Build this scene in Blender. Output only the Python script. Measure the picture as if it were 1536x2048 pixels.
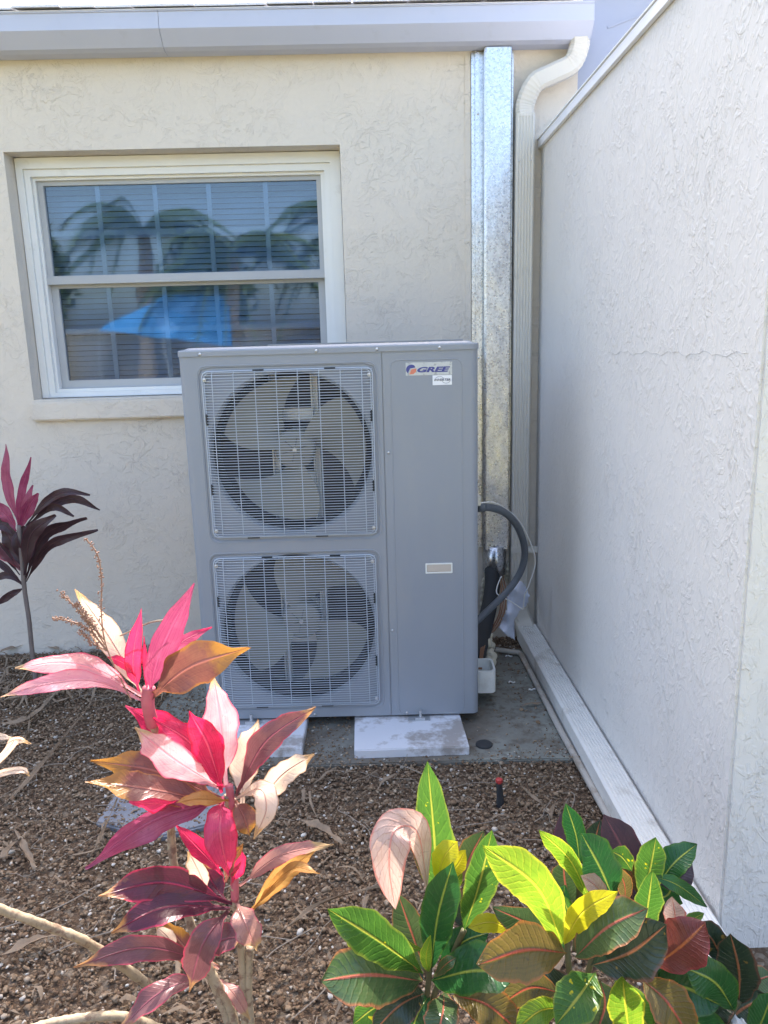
import bpy, bmesh, math, random
import numpy as np
from mathutils import Vector, Matrix, noise
random.seed(7); rng = np.random.default_rng(11)
S = bpy.context.scene
for o in list(bpy.data.objects): bpy.data.objects.remove(o)
COL = S.collection
PI = math.pi
# ------------------------------------------------------------------ camera
CP = Vector((0.5845, -2.4635, 1.3071)); YAW, PITCH, ROLL, FPX = 0.0206, 0.2139, -0.0276, 1527.35
cy, sy, cp, sp = math.cos(YAW), math.sin(YAW), math.cos(PITCH), math.sin(PITCH)
FW = Vector((sy*cp, cy*cp, -sp)); r0 = Vector((cy, -sy, 0)); u0 = r0.cross(FW)
RT = math.cos(ROLL)*r0 + math.sin(ROLL)*u0; UP = -math.sin(ROLL)*r0 + math.cos(ROLL)*u0
cam = bpy.data.cameras.new('camera'); co = bpy.data.objects.new('camera', cam); COL.objects.link(co)
m = Matrix((RT, UP, -FW)).transposed().to_4x4(); m.translation = CP; co.matrix_world = m
cam.sensor_fit = 'HORIZONTAL'; cam.sensor_width = 36; cam.lens = 36*FPX/1536; cam.clip_end = 1000; cam.clip_start = .02
S.camera = co
# ------------------------------------------------------------------ sky, sun, exposure
SUN_EL, SUN_AZ = math.radians(52), math.radians(9)
w = bpy.data.worlds.new("World"); S.world = w; w.use_nodes = True
nt = w.node_tree; bg = nt.nodes['Background']; sk = nt.nodes.new('ShaderNodeTexSky')
sk.sky_type = 'NISHITA'; sk.sun_disc = False; sk.sun_elevation = SUN_EL; sk.sun_rotation = SUN_AZ
sk.air_density = 1.0; sk.dust_density = 5.0; sk.ozone_density = 0.3
nt.links.new(sk.outputs[0], bg.inputs[0]); bg.inputs[1].default_value = 0.15
sl = bpy.data.lights.new('sun', 'SUN'); sl.energy = 2.2; sl.angle = math.radians(.5); sl.color = (1, .95, .87)
so = bpy.data.objects.new('sun', sl); COL.objects.link(so)
sd = Vector((math.sin(SUN_AZ)*math.cos(SUN_EL), math.cos(SUN_AZ)*math.cos(SUN_EL), math.sin(SUN_EL)))
so.rotation_euler = sd.to_track_quat('Z', 'Y').to_euler(); so.location = (0, 0, 8)
S.view_settings.view_transform = 'Standard'; S.view_settings.look = 'None'; S.view_settings.gamma = 1
S.view_settings.exposure = 2.35
S.render.engine = 'CYCLES'
# ------------------------------------------------------------------ pixel rays -> real points on known planes
def ray(x, y): return FW*FPX + RT*(x-768) - UP*(y-1024)
def at(x, y, Y): d = ray(x, y); return CP + d*((Y-CP.y)/d.y)
def atz(x, y, Z): d = ray(x, y); return CP + d*((Z-CP.z)/d.z)
def atx(x, y, X): d = ray(x, y); return CP + d*((X-CP.x)/d.x)
def pxm(P): return (Vector(P)-CP).dot(FW)/FPX          # metres per photo pixel at P
# ------------------------------------------------------------------ materials
class N:
    def __init__(s, name):
        s.m = bpy.data.materials.new(name); s.m.use_nodes = True; s.t = s.m.node_tree; s.p = s.t.nodes['Principled BSDF']
        s.out = s.t.nodes['Material Output']
    def n(s, ty, ins=None, **kw):
        q = s.t.nodes.new('ShaderNode'+ty)
        for k, v in kw.items(): setattr(q, k, v)
        for k, v in (ins or {}).items(): s.set(q.inputs[k], v)
        return q
    def set(s, sock, v):
        if isinstance(v, bpy.types.NodeSocket): s.t.links.new(v, sock)
        elif isinstance(v, bpy.types.Node): s.t.links.new(v.outputs[0], sock)
        else: sock.default_value = v
    def P(s, **kw):
        for k, v in kw.items(): s.set(s.p.inputs[k.replace('_', ' ')], v)
    def co(s, out='Object', scale=(1, 1, 1)):
        t = s.n('TexCoord'); mp = s.n('Mapping', {'Vector': t.outputs[out], 'Scale': scale}); return mp.outputs[0]
    def noise(s, vec, scale, detail=3, rough=.55, dist=0):
        q = s.n('TexNoise', {'Vector': vec, 'Scale': scale, 'Detail': detail, 'Roughness': rough, 'Distortion': dist}); return q.outputs['Fac']
    def ramp(s, f, stops, interp='LINEAR'):
        q = s.n('ValToRGB', {'Fac': f}); cr = q.color_ramp; cr.interpolation = interp
        while len(cr.elements) < len(stops): cr.elements.new(.5)
        for e, (p, c) in zip(cr.elements, stops):
            e.position = p; e.color = (c, c, c, 1) if not hasattr(c, '__len__') else (*c, 1)
        return q.outputs[0]
    def math(s, op, a, b=0., c=0.):
        q = s.n('Math', operation=op); s.set(q.inputs[0], a); s.set(q.inputs[1], b); s.set(q.inputs[2], c); return q.outputs[0]
    def mix(s, f, a, b, bt='MIX'):
        q = s.n('Mix', data_type='RGBA', blend_type=bt); s.set(q.inputs[0], f)
        for i, v in ((6, a), (7, b)): s.set(q.inputs[i], (*v, 1) if isinstance(v, tuple) and len(v) == 3 else v)
        return q.outputs[2]
    def bump(s, h, dist, strength=1., nrm=None):
        q = s.n('Bump', {'Height': h, 'Distance': dist, 'Strength': strength})
        if nrm is not None: s.set(q.inputs['Normal'], nrm)
        return q.outputs[0]
def simple(name, col, rough=.5, metal=0, var=.12, vs=6., bs=0, bd=.001, spec=.5, dirt=None):
    q = N(name); v = q.co(); f = q.noise(v, vs, 4)
    c = q.mix(f, tuple(x*(1-var) for x in col), tuple(min(1, x*(1+var)) for x in col))
    if dirt:
        df = q.ramp(q.noise(v, dirt[1], 5, .65), [(dirt[2], 0.), (dirt[2]+.12, 1.)]); c = q.mix(q.math('MULTIPLY', df, dirt[3]), c, dirt[0])
    q.P(Base_Color=c, Roughness=rough, Metallic=metal, Specular_IOR_Level=spec)
    q.P(Roughness=q.math('ADD', q.math('MULTIPLY', f, .15), rough-.07))
    if bs: q.P(Normal=q.bump(q.noise(v, bs, 4), bd))
    return q.m
def stucco(name, col, stretch=(1, 1, 1), k=1., stain=None, splat=.3):
    q = N(name); v = q.co(scale=stretch)
    big = q.noise(v, 1.3, 3)
    c = q.mix(big, tuple(x*.93 for x in col), tuple(x*1.05 for x in col))
    c = q.mix(q.ramp(q.noise(v, 55, 3), [(.35, 0.), (.75, .16)]), c, tuple(x*.82 for x in col))
    if stain: c = q.mix(q.ramp(q.noise(q.co(scale=(1, 1, .35)), 2.6, 4, .6), [(.52, 0.), (.75, .35)]), c, stain)
    # skip-trowel coat: continuous fine relief, raised splatters in patches, a few torn edges
    msk = q.ramp(q.noise(v, 4.2, 3), [(.36, .25), (.62, 1.)])
    n1 = q.noise(v, 52, 3, .55, .9); sp1 = q.ramp(n1, [(.50, 0.), (.64, 1.)])
    n2 = q.noise(v, 24, 4, .6, 1.2); sp2 = q.ramp(n2, [(.53, 0.), (.60, .8), (1., .2)])
    n3 = q.noise(v, 13, 5, .62, 1.6); sp3 = q.math('MULTIPLY', q.ramp(n3, [(.52, 0.), (.55, 1.), (.75, 0.)]), .9)
    h = q.math('MULTIPLY', q.math('ADD', q.math('MULTIPLY', sp1, splat), q.math('ADD', q.math('MULTIPLY', sp2, .55), sp3)), msk)
    h = q.math('ADD', h, q.math('MULTIPLY', q.noise(v, 6, 3), 1.6))
    h = q.math('ADD', h, q.math('MULTIPLY', q.noise(v, 150, 3), .22))
    q.P(Base_Color=c, Roughness=.88, Specular_IOR_Level=.25, Normal=q.bump(h, .0021*k))
    return q.m
M = {}
M['stucco'] = stucco('cream_stucco', (.66, .60, .52), (1, 1, 1), .78)
M['stucco_side'] = stucco('grey_stucco', (.70, .68, .65), (1, .9, .6), .65, (.63, .61, .57), 1.)
M['white_frame'] = simple('white_vinyl', (.74, .74, .72), .4, var=.05, dirt=((.45, .42, .36), 9, .62, .35))
M['sash'] = simple('weathered_grey_sash', (.40, .41, .42), .45, var=.1)
M['muntin'] = simple('muntin_grey', (.50, .52, .55), .5)
M['gutter'] = simple('gutter_sky_tint', (.44, .47, .58), .42, var=.06, vs=2.5, bs=5, bd=.0012, dirt=((.36, .37, .42), 14, .60, .25))  # likely white gutter; bluish sky light is put into this cool colour
M['pipe'] = simple('beige_aluminium', (.60, .57, .51), .42, var=.06, dirt=((.34, .31, .26), 10, .60, .35))
M['pipe_white'] = simple('white_aluminium', (.68, .67, .64), .42, var=.06, dirt=((.32, .28, .22), 8, .56, .5))
M['trim_white'] = simple('white_drip_cap', (.78, .79, .82), .35, var=.05)
M['pad'] = simple('white_composite_pad', (.62, .63, .67), .6, var=.08, bs=45, bd=.0012, dirt=((.20, .16, .12), 9, .50, .7))
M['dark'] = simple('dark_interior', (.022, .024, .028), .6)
M['black'] = simple('black_foam', (.025, .027, .03), .75, bs=80)
M['fan'] = simple('fan_plastic', (.205, .205, .17), .45, var=.08)
M['steel'] = simple('zinc_steel', (.55, .56, .57), .35, .8, bs=30, bd=.0004)
M['bracket'] = simple('bracket_steel', (.62, .62, .58), .45, .3)
M['cable_white'] = simple('white_cable', (.72, .72, .70), .4)
M['hose'] = simple('grey_conduit', (.10, .115, .135), .5)
M['copper'] = simple('dull_copper', (.28, .15, .09), .5, .4)
M['plastic_white'] = simple('white_plastic', (.74, .75, .72), .35, var=.05, dirt=((.4, .36, .3), 12, .6, .3))
M['cloth'] = simple('blue_grey_wrap', (.58, .62, .74), .55, bs=22, bd=.004)
M['foam'] = simple('spray_foam', (.52, .48, .38), .8, bs=60, bd=.004)
M['soil'] = None
M['pvc'] = simple('dusty_pvc', (.40, .37, .33), .6, dirt=((.2, .15, .1), 12, .5, .6))
M['red_cap'] = simple('red_cap', (.35, .03, .03), .5)
M['panel_blue'] = simple('blue_grey_flashing', (.33, .36, .45), .55, var=.06)
M['logo_blue'] = simple('logo_blue', (.05, .06, .25), .4, var=.02)
M['logo_orange'] = simple('logo_orange', (.62, .20, .13), .4, var=.02)
M['sticker'] = simple('sticker_silver', (.46, .50, .54), .28, .25, var=.25, vs=60)
M['sticker_white'] = simple('sticker_white', (.78, .80, .84), .35, var=.03)
M['ink'] = simple('dark_ink', (.10, .12, .16), .5)
M['dry'] = simple('dry_leaf', (.21, .155, .105), .8, var=.5, vs=30, bs=60, bd=.002)
M['twig'] = simple('grey_twig', (.24, .20, .16), .8, var=.3, vs=30)
M['debris'] = simple('white_caulk_crumbs', (.7, .7, .68), .7)
def m_ac():
    q = N('powder_coated_grey'); v = q.co(); f = q.noise(v, 3, 3)
    c = q.mix(f, (.235, .262, .305), (.275, .300, .340))
    d = q.ramp(q.noise(q.co(scale=(1, 1, .25)), 5, 5, .6), [(.50, 0.), (.78, .45)]); c = q.mix(d, c, (.33, .335, .33))
    q.P(Base_Color=c, Roughness=q.math('ADD', q.math('MULTIPLY', f, .2), .30), Normal=q.bump(q.math('ADD', q.noise(v, 420, 2), q.math('MULTIPLY', q.noise(v, 1.7, 2), 14.)), .00022))
    return q.m
M['ac'] = m_ac()
def m_wire():
    q = N('grille_wire'); q.P(Base_Color=(.42, .47, .54, 1), Roughness=.35); return q.m
M['wire'] = m_wire()
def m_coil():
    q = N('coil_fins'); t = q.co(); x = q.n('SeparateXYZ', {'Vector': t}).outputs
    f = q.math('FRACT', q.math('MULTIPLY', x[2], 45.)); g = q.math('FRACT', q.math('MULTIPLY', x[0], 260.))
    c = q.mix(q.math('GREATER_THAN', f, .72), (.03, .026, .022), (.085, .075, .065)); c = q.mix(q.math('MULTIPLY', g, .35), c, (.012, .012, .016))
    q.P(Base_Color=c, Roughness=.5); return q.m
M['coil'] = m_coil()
def m_galv():
    q = N('galvanised_steel'); v = q.co(); vo = q.n('TexVoronoi', {'Vector': v, 'Scale': 150.}).outputs['Color']
    sp_ = q.n('SeparateColor', {'Color': vo}).outputs[0]; n = q.noise(v, 260, 2)
    f = q.math('ADD', q.math('MULTIPLY', sp_, .6), q.math('MULTIPLY', n, .4))
    c = q.ramp(f, [(.15, (.44, .45, .47)), (.5, (.60, .61, .63)), (.85, (.72, .73, .75))])
    big = q.noise(q.co(scale=(1, 1, .5)), 5, 3)
    q.P(Base_Color=c, Metallic=1., Roughness=q.math('ADD', q.math('MULTIPLY', f, .12), .24), Normal=q.bump(q.math('ADD', q.math('MULTIPLY', f, .08), q.math('MULTIPLY', big, 9.)), .0011))
    return q.m
M['galv'] = m_galv()
def m_glass():
    q = N('window_glass'); tr = q.n('BsdfTransparent', {'Color': (.66, .76, .86, 1)}); gl = q.n('BsdfGlossy', {'Color': (.85, .92, 1, 1), 'Roughness': .03})
    gl.inputs['Normal'].default_value = (0, 0, 0); q.set(gl.inputs['Normal'], q.bump(q.noise(q.co(), 2.2, 2), .0014))
    lw = q.n('Fresnel', {'IOR': 1.5}); f = q.math('ADD', q.math('MULTIPLY', lw.outputs[0], 1.1), .022)
    mx = q.n('MixShader', {0: f, 1: tr.outputs[0], 2: gl.outputs[0]}); q.t.links.new(mx.outputs[0], q.out.inputs[0]); return q.m
M['glass'] = m_glass()
M['blind'] = simple('blind_slats', (.44, .50, .57), .5, var=.05)
def m_ground():
    q = N('garden_soil'); v = q.co(); a = q.noise(v, 2.2, 4); b = q.noise(v, 60, 5, .7)
    vo = q.n('TexVoronoi', {'Vector': v, 'Scale': 85.}); vc = q.n('SeparateColor', {'Color': vo.outputs['Color']}).outputs[0]
    c = q.mix(a, (.10, .066, .042), (.17, .115, .075)); c = q.mix(q.math('MULTIPLY', b, .6), c, (.075, .05, .034))
    c = q.mix(q.math('MULTIPLY', q.ramp(vc, [(.55, 0.), (.95, 1.)]), .6), c, (.30, .25, .19))
    h = q.math('ADD', q.math('MULTIPLY', vo.outputs['Distance'], -.9), b)
    q.P(Base_Color=c, Roughness=.9, Specular_IOR_Level=.2, Normal=q.bump(h, .008)); return q.m
M['soil'] = m_ground()
def m_pebble():
    q = N('pebbles'); g = q.n('NewGeometry').outputs['Random Per Island']
    c = q.ramp(g, [(0, (.10, .06, .036)), (.3, (.165, .105, .065)), (.6, (.23, .155, .095)), (.86, (.32, .235, .155)), (.95, (.46, .38, .29)), (.985, (.66, .63, .57))])
    c = q.mix(q.math('MULTIPLY', q.noise(q.co(), 120, 3), .45), c, (.12, .08, .05)); q.P(Base_Color=c, Roughness=.8, Specular_IOR_Level=.3); return q.m
M['pebble'] = m_pebble()
def m_slab():
    q = N('stained_concrete'); v = q.co(); a = q.noise(v, 3.5, 5, .6); b = q.noise(v, 25, 5, .7)
    c = q.mix(a, (.14, .145, .125), (.30, .31, .275)); c = q.mix(q.ramp(b, [(.46, 0.), (.66, .9)]), c, (.10, .08, .06))
    c = q.mix(q.ramp(q.noise(v, 1.9, 4), [(.42, 0.), (.6, .8)]), c, (.11, .09, .07))
    q.P(Base_Color=c, Roughness=.85, Normal=q.bump(b, .003)); return q.m
M['slab'] = m_slab()
def m_lawn():
    q = N('lawn_bounce'); v = q.co(); c = q.mix(q.noise(v, 8, 5), (.24, .25, .08), (.38, .35, .18)); q.P(Base_Color=c, Roughness=.9, Normal=q.bump(q.noise(v, 60, 4), .02)); return q.m  # unseen lawn, colour raised and warmed to bounce light onto the walls
M['lawn'] = m_lawn()
def m_shingle():
    q = N('shingles'); v = q.co(); c = q.mix(q.noise(v, 90, 3), (.55, .55, .60), (.8, .8, .84)); q.P(Base_Color=c, Roughness=.7, Normal=q.bump(q.noise(v, 180, 3), .003)); return q.m  # colour brightened to stand in for glaring sunlit shingle edges
M['shingle'] = m_shingle()
def leafmat(name, base, base2, rib, edge, tip=None, tipat=.85, vein=None, nveins=16, trans=.55, gloss=.35, spots=None, ribw=.05, ew=.07, tcol=None):
    q = N(name); uv = q.n('UVMap').outputs[0]; s = q.n('SeparateXYZ', {'Vector': uv}).outputs; u, t = s[0], s[1]
    d = q.math('ABSOLUTE', q.math('MULTIPLY', q.math('SUBTRACT', u, .5), 2.))
    ov = q.co(); oi = q.n('ObjectInfo').outputs['Random']
    nz = q.noise(ov, 26, 4, .6); c = q.mix(q.ramp(q.math('ADD', nz, q.math('MULTIPLY', q.math('SUBTRACT', oi, .5), .35)), [(.36, 0.), (.64, 1.)]), base, base2)
    st_ = q.ramp(q.noise(q.n('Mapping', {'Vector': uv, 'Scale': (26, 1.6, 1)}).outputs[0], 1., 3), [(.35, 0.), (.65, 1.)])
    c = q.mix(.5, c, q.mix(st_, base, base2))
    c = q.mix(q.ramp(q.noise(ov, 95, 4, .7), [(.62, 0.), (.70, .55)]), c, tuple(x*.45+.02 for x in base))
    vv = q.math('FRACT', q.math('ADD', q.math('SUBTRACT', q.math('MULTIPLY', t, float(nveins)), q.math('MULTIPLY', d, 2.3)), q.math('MULTIPLY', nz, 1.6)))
    vl = q.math('MULTIPLY', q.math('ABSOLUTE', q.math('SUBTRACT', vv, .5)), 2.)      # 1 at vein
    if vein: c = q.mix(q.math('MULTIPLY', q.ramp(vl, [(.84, 0.), (.99, 1.)]), .42), c, vein)
    if spots: c = q.mix(q.ramp(q.noise(ov, 60, 2), [(.68, 0.), (.72, 1.)]), c, spots)
    ef = q.math('ADD', d, q.math('MULTIPLY', q.math('SUBTRACT', nz, .5), .35))
    c = q.mix(q.ramp(ef, [(1-ew*2, 0.), (1-ew*.4, 1.)]), c, edge)
    if tip:
        tf = q.math('ADD', q.math('ADD', t, q.math('MULTIPLY', q.math('SUBTRACT', nz, .5), .35)), q.math('MULTIPLY', d, .06))
        c = q.mix(q.ramp(tf, [(tipat-.03, 0.), (tipat+.05, 1.)]), c, tip)
    c = q.mix(q.ramp(d, [(ribw*.6, 1.), (ribw*1.5, 0.)]), c, rib)
    h = q.math('ADD', q.math('MULTIPLY', q.ramp(vl, [(.6, 0.), (1, 1.)]), -.22 if vein else -.1), q.math('ADD', q.math('MULTIPLY', q.noise(ov, 45, 3), .7), q.ramp(d, [(0, 0.), (ribw*2, .6)])))
    bn = q.bump(h, .0022)
    q.P(Base_Color=c, Roughness=gloss, Specular_IOR_Level=.5, Normal=bn)
    tc = q.mix(1., c, tcol or (1, 1, 1), 'MULTIPLY'); tb = q.n('BsdfTranslucent'); hs = q.n('HueSaturation', {'Saturation': 1.02, 'Value': 1.25, 'Color': tc})
    q.set(tb.inputs['Color'], hs.outputs[0]); q.set(tb.inputs['Normal'], bn)
    mx = q.n('MixShader', {0: trans, 1: q.p.outputs[0], 2: tb.outputs[0]}); q.t.links.new(mx.outputs[0], q.out.inputs[0]); return q.m
L = {
 'hot': leafmat('leaf_hot_pink', (.44, .025, .09), (.66, .09, .20), (.75, .16, .26), (.55, .03, .08), None, trans=.5, tcol=(1, .5, .6)),
 'pale': leafmat('leaf_pale_pink', (.60, .22, .28), (.78, .46, .46), (.80, .30, .36), (.65, .10, .18), (.50, .33, .18), .93, trans=.4, gloss=.28),
 'cream': leafmat('leaf_cream', (.62, .46, .36), (.74, .58, .46), (.55, .32, .26), (.36, .20, .12), (.45, .28, .14), .9, trans=.4),
 'brown': leafmat('leaf_brown', (.17, .055, .05), (.25, .10, .07), (.32, .12, .10), (.34, .14, .04), (.34, .16, .04), .74, trans=.35),
 'mauve': leafmat('leaf_mauve', (.13, .045, .055), (.20, .08, .085), (.28, .08, .11), (.42, .05, .09), (.42, .22, .10), .9, trans=.3),
 'maroon': leafmat('leaf_maroon', (.065, .012, .028), (.12, .022, .045), (.25, .03, .07), (.45, .03, .08), (.40, .20, .08), .9, trans=.28),
 'dusty': leafmat('leaf_dusty', (.34, .16, .15), (.45, .24, .20), (.50, .22, .20), (.45, .10, .13), (.42, .28, .14), .85, trans=.4),
 'orange': leafmat('leaf_orange', (.36, .17, .045), (.48, .28, .10), (.40, .18, .05), (.35, .14, .04), None, trans=.5),
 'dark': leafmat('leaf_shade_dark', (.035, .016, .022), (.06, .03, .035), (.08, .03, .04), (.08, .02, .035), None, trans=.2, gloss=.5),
 'magenta': leafmat('leaf_magenta', (.24, .03, .09), (.42, .11, .19), (.40, .08, .17), (.30, .04, .10), None, trans=.4),
 'green': leafmat('croton_green', (.045, .13, .02), (.085, .19, .03), (.38, .40, .06), (.20, .26, .04), None, vein=(.16, .32, .04), trans=.5, spots=(.55, .50, .02)),
 'dgreen': leafmat('croton_deep_green', (.016, .075, .022), (.03, .12, .03), (.28, .34, .06), (.05, .12, .02), None, vein=(.05, .15, .04), trans=.35, gloss=.3),
 'lime': leafmat('croton_lime', (.10, .23, .02), (.24, .34, .03), (.50, .48, .05), (.42, .42, .04), None, vein=(.42, .42, .04), trans=.55),
 'yellow': leafmat('croton_yellow', (.44, .40, .02), (.54, .48, .03), (.60, .50, .06), (.62, .50, .03), None, trans=.55),
 'olive': leafmat('croton_olive', (.04, .085, .03), (.085, .12, .045), (.42, .12, .08), (.30, .12, .05), None, vein=(.12, .12, .05), trans=.3, gloss=.28),
 'darkol': leafmat('croton_dark', (.018, .035, .022), (.035, .055, .03), (.30, .12, .06), (.12, .06, .04), None, vein=(.05, .06, .035), trans=.22, gloss=.3, spots=(.20, .13, .03)),
 'bronze': leafmat('croton_bronze', (.085, .085, .028), (.19, .13, .035), (.45, .10, .06), (.35, .14, .04), None, vein=(.24, .14, .08), trans=.45),
 'red': leafmat('croton_red', (.11, .022, .02), (.17, .045, .035), (.45, .14, .05), (.22, .04, .04), None, vein=(.24, .05, .04), trans=.4),
 'pinkg': leafmat('croton_pink', (.48, .30, .25), (.62, .46, .40), (.60, .26, .22), (.58, .22, .18), None, vein=(.30, .12, .10), trans=.4, gloss=.2),
 'purple': leafmat('croton_purple', (.03, .022, .035), (.06, .035, .05), (.12, .05, .07), (.08, .03, .05), None, trans=.2, gloss=.35),
}
STEM = simple('stem_tan', (.34, .27, .18), .75, var=.3, vs=40, bs=70, bd=.002, dirt=((.16, .09, .06), 60, .5, .8))
STEMP = simple('stem_pink', (.42, .10, .13), .5, var=.3, vs=40)
STEMG = simple('stem_green', (.10, .09, .04), .6, var=.3, vs=40)
PANI = simple('panicle_beads', (.27, .15, .10), .6, var=.4, vs=200)
# ------------------------------------------------------------------ mesh builder
class MB:
    def __init__(s): s.v = []; s.f = []; s.uv = []
    def add(s, vs, fs):
        k = len(s.v); s.v += [tuple(p) for p in vs]; s.f += [tuple(i+k for i in f) for f in fs]; return s
    def box(s, x0, x1, y0, y1, z0, z1):
        return s.add([(x, y, z) for z in (z0, z1) for y in (y0, y1) for x in (x0, x1)],
                     [(0, 2, 3, 1), (4, 5, 7, 6), (0, 1, 5, 4), (2, 6, 7, 3), (0, 4, 6, 2), (1, 3, 7, 5)])
    def hexa(s, a, b):       # two quads (4 points each), joined
        return s.add(list(a)+list(b), [(3, 2, 1, 0), (4, 5, 6, 7)]+[(i, (i+1) % 4, 4+(i+1) % 4, 4+i) for i in range(4)])
    def ring(s, o, i, y0, y1):   # rectangular frame; o,i=(x0,x1,z0,z1); front y0
        def c(r, y): return [(r[0], y, r[2]), (r[1], y, r[2]), (r[1], y, r[3]), (r[0], y, r[3])]
        vs = c(o, y0)+c(i, y0)+c(o, y1)+c(i, y1); fs = []
        for k in range(4):
            n = (k+1) % 4; fs += [(k, n, 4+n, 4+k), (8+k, 12+k, 12+n, 8+n), (k, 8+k, 8+n, n), (4+k, 4+n, 12+n, 12+k)]
        return s.add(vs, fs)
    def tube(s, pts, r, n=8, cap=True, squash=None):
        pts = [Vector(p) for p in pts]; rs = r if hasattr(r, '__len__') else [r]*len(pts); k = len(s.v); prev = None
        for i, p in enumerate(pts):
            t = (pts[min(i+1, len(pts)-1)]-pts[max(i-1, 0)]).normalized()
            if prev is None: a = t.orthogonal().normalized()
            else: a = (prev - t*prev.dot(t)).normalized()
            prev = a; b = t.cross(a)
            for j in range(n):
                th = 2*PI*j/n; s.v.append(tuple(p + (a*math.cos(th)+b*math.sin(th))*rs[i]))
        for i in range(len(pts)-1):
            for j in range(n): s.f.append((k+i*n+j, k+i*n+(j+1) % n, k+(i+1)*n+(j+1) % n, k+(i+1)*n+j))
        if cap: s.f.append(tuple(k+j for j in reversed(range(n)))); s.f.append(tuple(k+(len(pts)-1)*n+j for j in range(n)))
        return s
    def sweep(s, prof, pts, up, closed=True):   # profile (a,b): a along side vector, b along "up" made perpendicular
        pts = [Vector(p) for p in pts]; k = len(s.v); n = len(prof)
        for i, p in enumerate(pts):
            t = Vector((0, 0, 0))
            if i < len(pts)-1: t += (pts[i+1]-p).normalized()
            if i > 0: t += (p-pts[i-1]).normalized()
            t.normalize(); u = Vector(up[i] if isinstance(up, list) else up); u = (u-t*u.dot(t)).normalized(); sd_ = t.cross(u)
            for a, b in prof: s.v.append(tuple(p+sd_*a+u*b))
        for i in range(len(pts)-1):
            for j in range(n if closed else n-1): s.f.append((k+i*n+j, k+i*n+(j+1) % n, k+(i+1)*n+(j+1) % n, k+(i+1)*n+j))
        if closed: s.f.append(tuple(k+j for j in reversed(range(n)))); s.f.append(tuple(k+(len(pts)-1)*n+j for j in range(n)))
        return s
    def disc(s, c, r, y, n=24, y2=None):
        k = len(s.v); c = Vector(c)
        if y2 is None:
            s.v += [(c.x+r*math.cos(2*PI*j/n), y, c.z+r*math.sin(2*PI*j/n)) for j in range(n)]; s.f.append(tuple(k+j for j in range(n)))
        else: s.tube([(c.x, y, c.z), (c.x, y2, c.z)], r, n)
        return s
    def sphere(s, c, r, n=8, m=6, sc=(1, 1, 1)):
        k = len(s.v)
        for i in range(m+1):
            a = PI*i/m
            for j in range(n): s.v.append((c[0]+r*sc[0]*math.sin(a)*math.cos(2*PI*j/n), c[1]+r*sc[1]*math.sin(a)*math.sin(2*PI*j/n), c[2]+r*sc[2]*math.cos(a)))
        for i in range(m):
            for j in range(n): s.f.append((k+i*n+j, k+i*n+(j+1) % n, k+(i+1)*n+(j+1) % n, k+(i+1)*n+j))
        return s
    def build(s, name, mt, parent=None, off=None, smooth=False, bevel=0, uv=None):
        root = parent
        while root is not None and root.parent is not None: root = root.parent
        o_ = Vector(off) if off is not None else (root.location.copy() if root is not None else Vector((0, 0, 0)))
        me = bpy.data.meshes.new(name); me.from_pydata([(a-o_.x, b-o_.y, c-o_.z) for a, b, c in s.v], [], s.f)
        if uv is not None:
            ul = me.uv_layers.new(name='UVMap')
            for lp in me.loops: ul.data[lp.index].uv = uv[lp.vertex_index]
        bm = bmesh.new(); bm.from_mesh(me)
        if uv is None: bmesh.ops.recalc_face_normals(bm, faces=bm.faces)
        if bevel: bmesh.ops.bevel(bm, geom=[e for e in bm.edges if e.is_manifold and e.calc_face_angle(0) > .6], offset=bevel, segments=2, affect='EDGES', clamp_overlap=True)
        bm.to_mesh(me); bm.free()
        me.materials.append(mt if not isinstance(mt, str) else M[mt])
        if smooth:
            for p in me.polygons: p.use_smooth = True
        o = bpy.data.objects.new(name, me); COL.objects.link(o)
        if parent is not None: o.parent = parent
        elif off is not None: o.location = o_
        return o
def tag(o, label=None, cat=None, group=None, kind=None):
    for k, v in (('label', label), ('category', cat), ('group', group), ('kind', kind)):
        if v: o[k] = v
    return o
def thing(name, loc, label, cat, group=None):
    o = bpy.data.objects.new(name, None); COL.objects.link(o); o.location = loc; o.empty_display_size = .1
    return tag(o, label, cat, group)
def bez(pts, n=24):          # smooth curve through points (Catmull-Rom)
    P = [Vector(p) for p in pts]; P = [P[0]*2-P[1]]+P+[P[-1]*2-P[-2]]; out = []
    segs = len(P)-3
    for i in range(segs):
        for k in range(max(2, n//segs)):
            t = k/max(2, n//segs); a, b, c, d = P[i:i+4]
            out.append(.5*((2*b)+(c-a)*t+(2*a-5*b+4*c-d)*t*t+(3*b-a-3*c+d)*t**3))
    out.append(P[-2]); return out
B = 0.7896                    # house wall plane
RX = 1.3153                   # side wall plane
# ------------------------------------------------------------------ ground
g = MB(); nx, ny = 90, 90
g.add([(-60, -60, 0), (60, -60, 0), (60, 60, 0), (-60, 60, 0)], [(0, 1, 2, 3)])
tag(g.build('ground', 'soil'), kind='structure')
tag(MB().add([(-30, -30, .006), (30, -30, .006), (30, -2.9, .006), (-30, -2.9, .006)], [(0, 1, 2, 3)]).build('lawn', 'lawn'), kind='structure')
sl_ = MB(); SL = [(-.19, .62), (-.22, .2), (-.185, -.02), (-.10, -.20), (.05, -.255), (.5, -.262), (.86, -.268), (1.1, -.275), (1.235, -.283), (1.262, -.16), (1.26, .62)]
k = len(SL); sl_.add([(x, y, .014) for x, y in SL]+[(x, y, -.03) for x, y in SL], [tuple(range(k))]+[(i, (i+1) % k, k+(i+1) % k, k+i) for i in range(k)])
tag(sl_.build('slab', 'slab', bevel=.004), kind='structure')
pv = [(-.205, -.37), (-.215, -.52), (-.02, -.60), (.17, -.53), (.15, -.35)]
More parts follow.
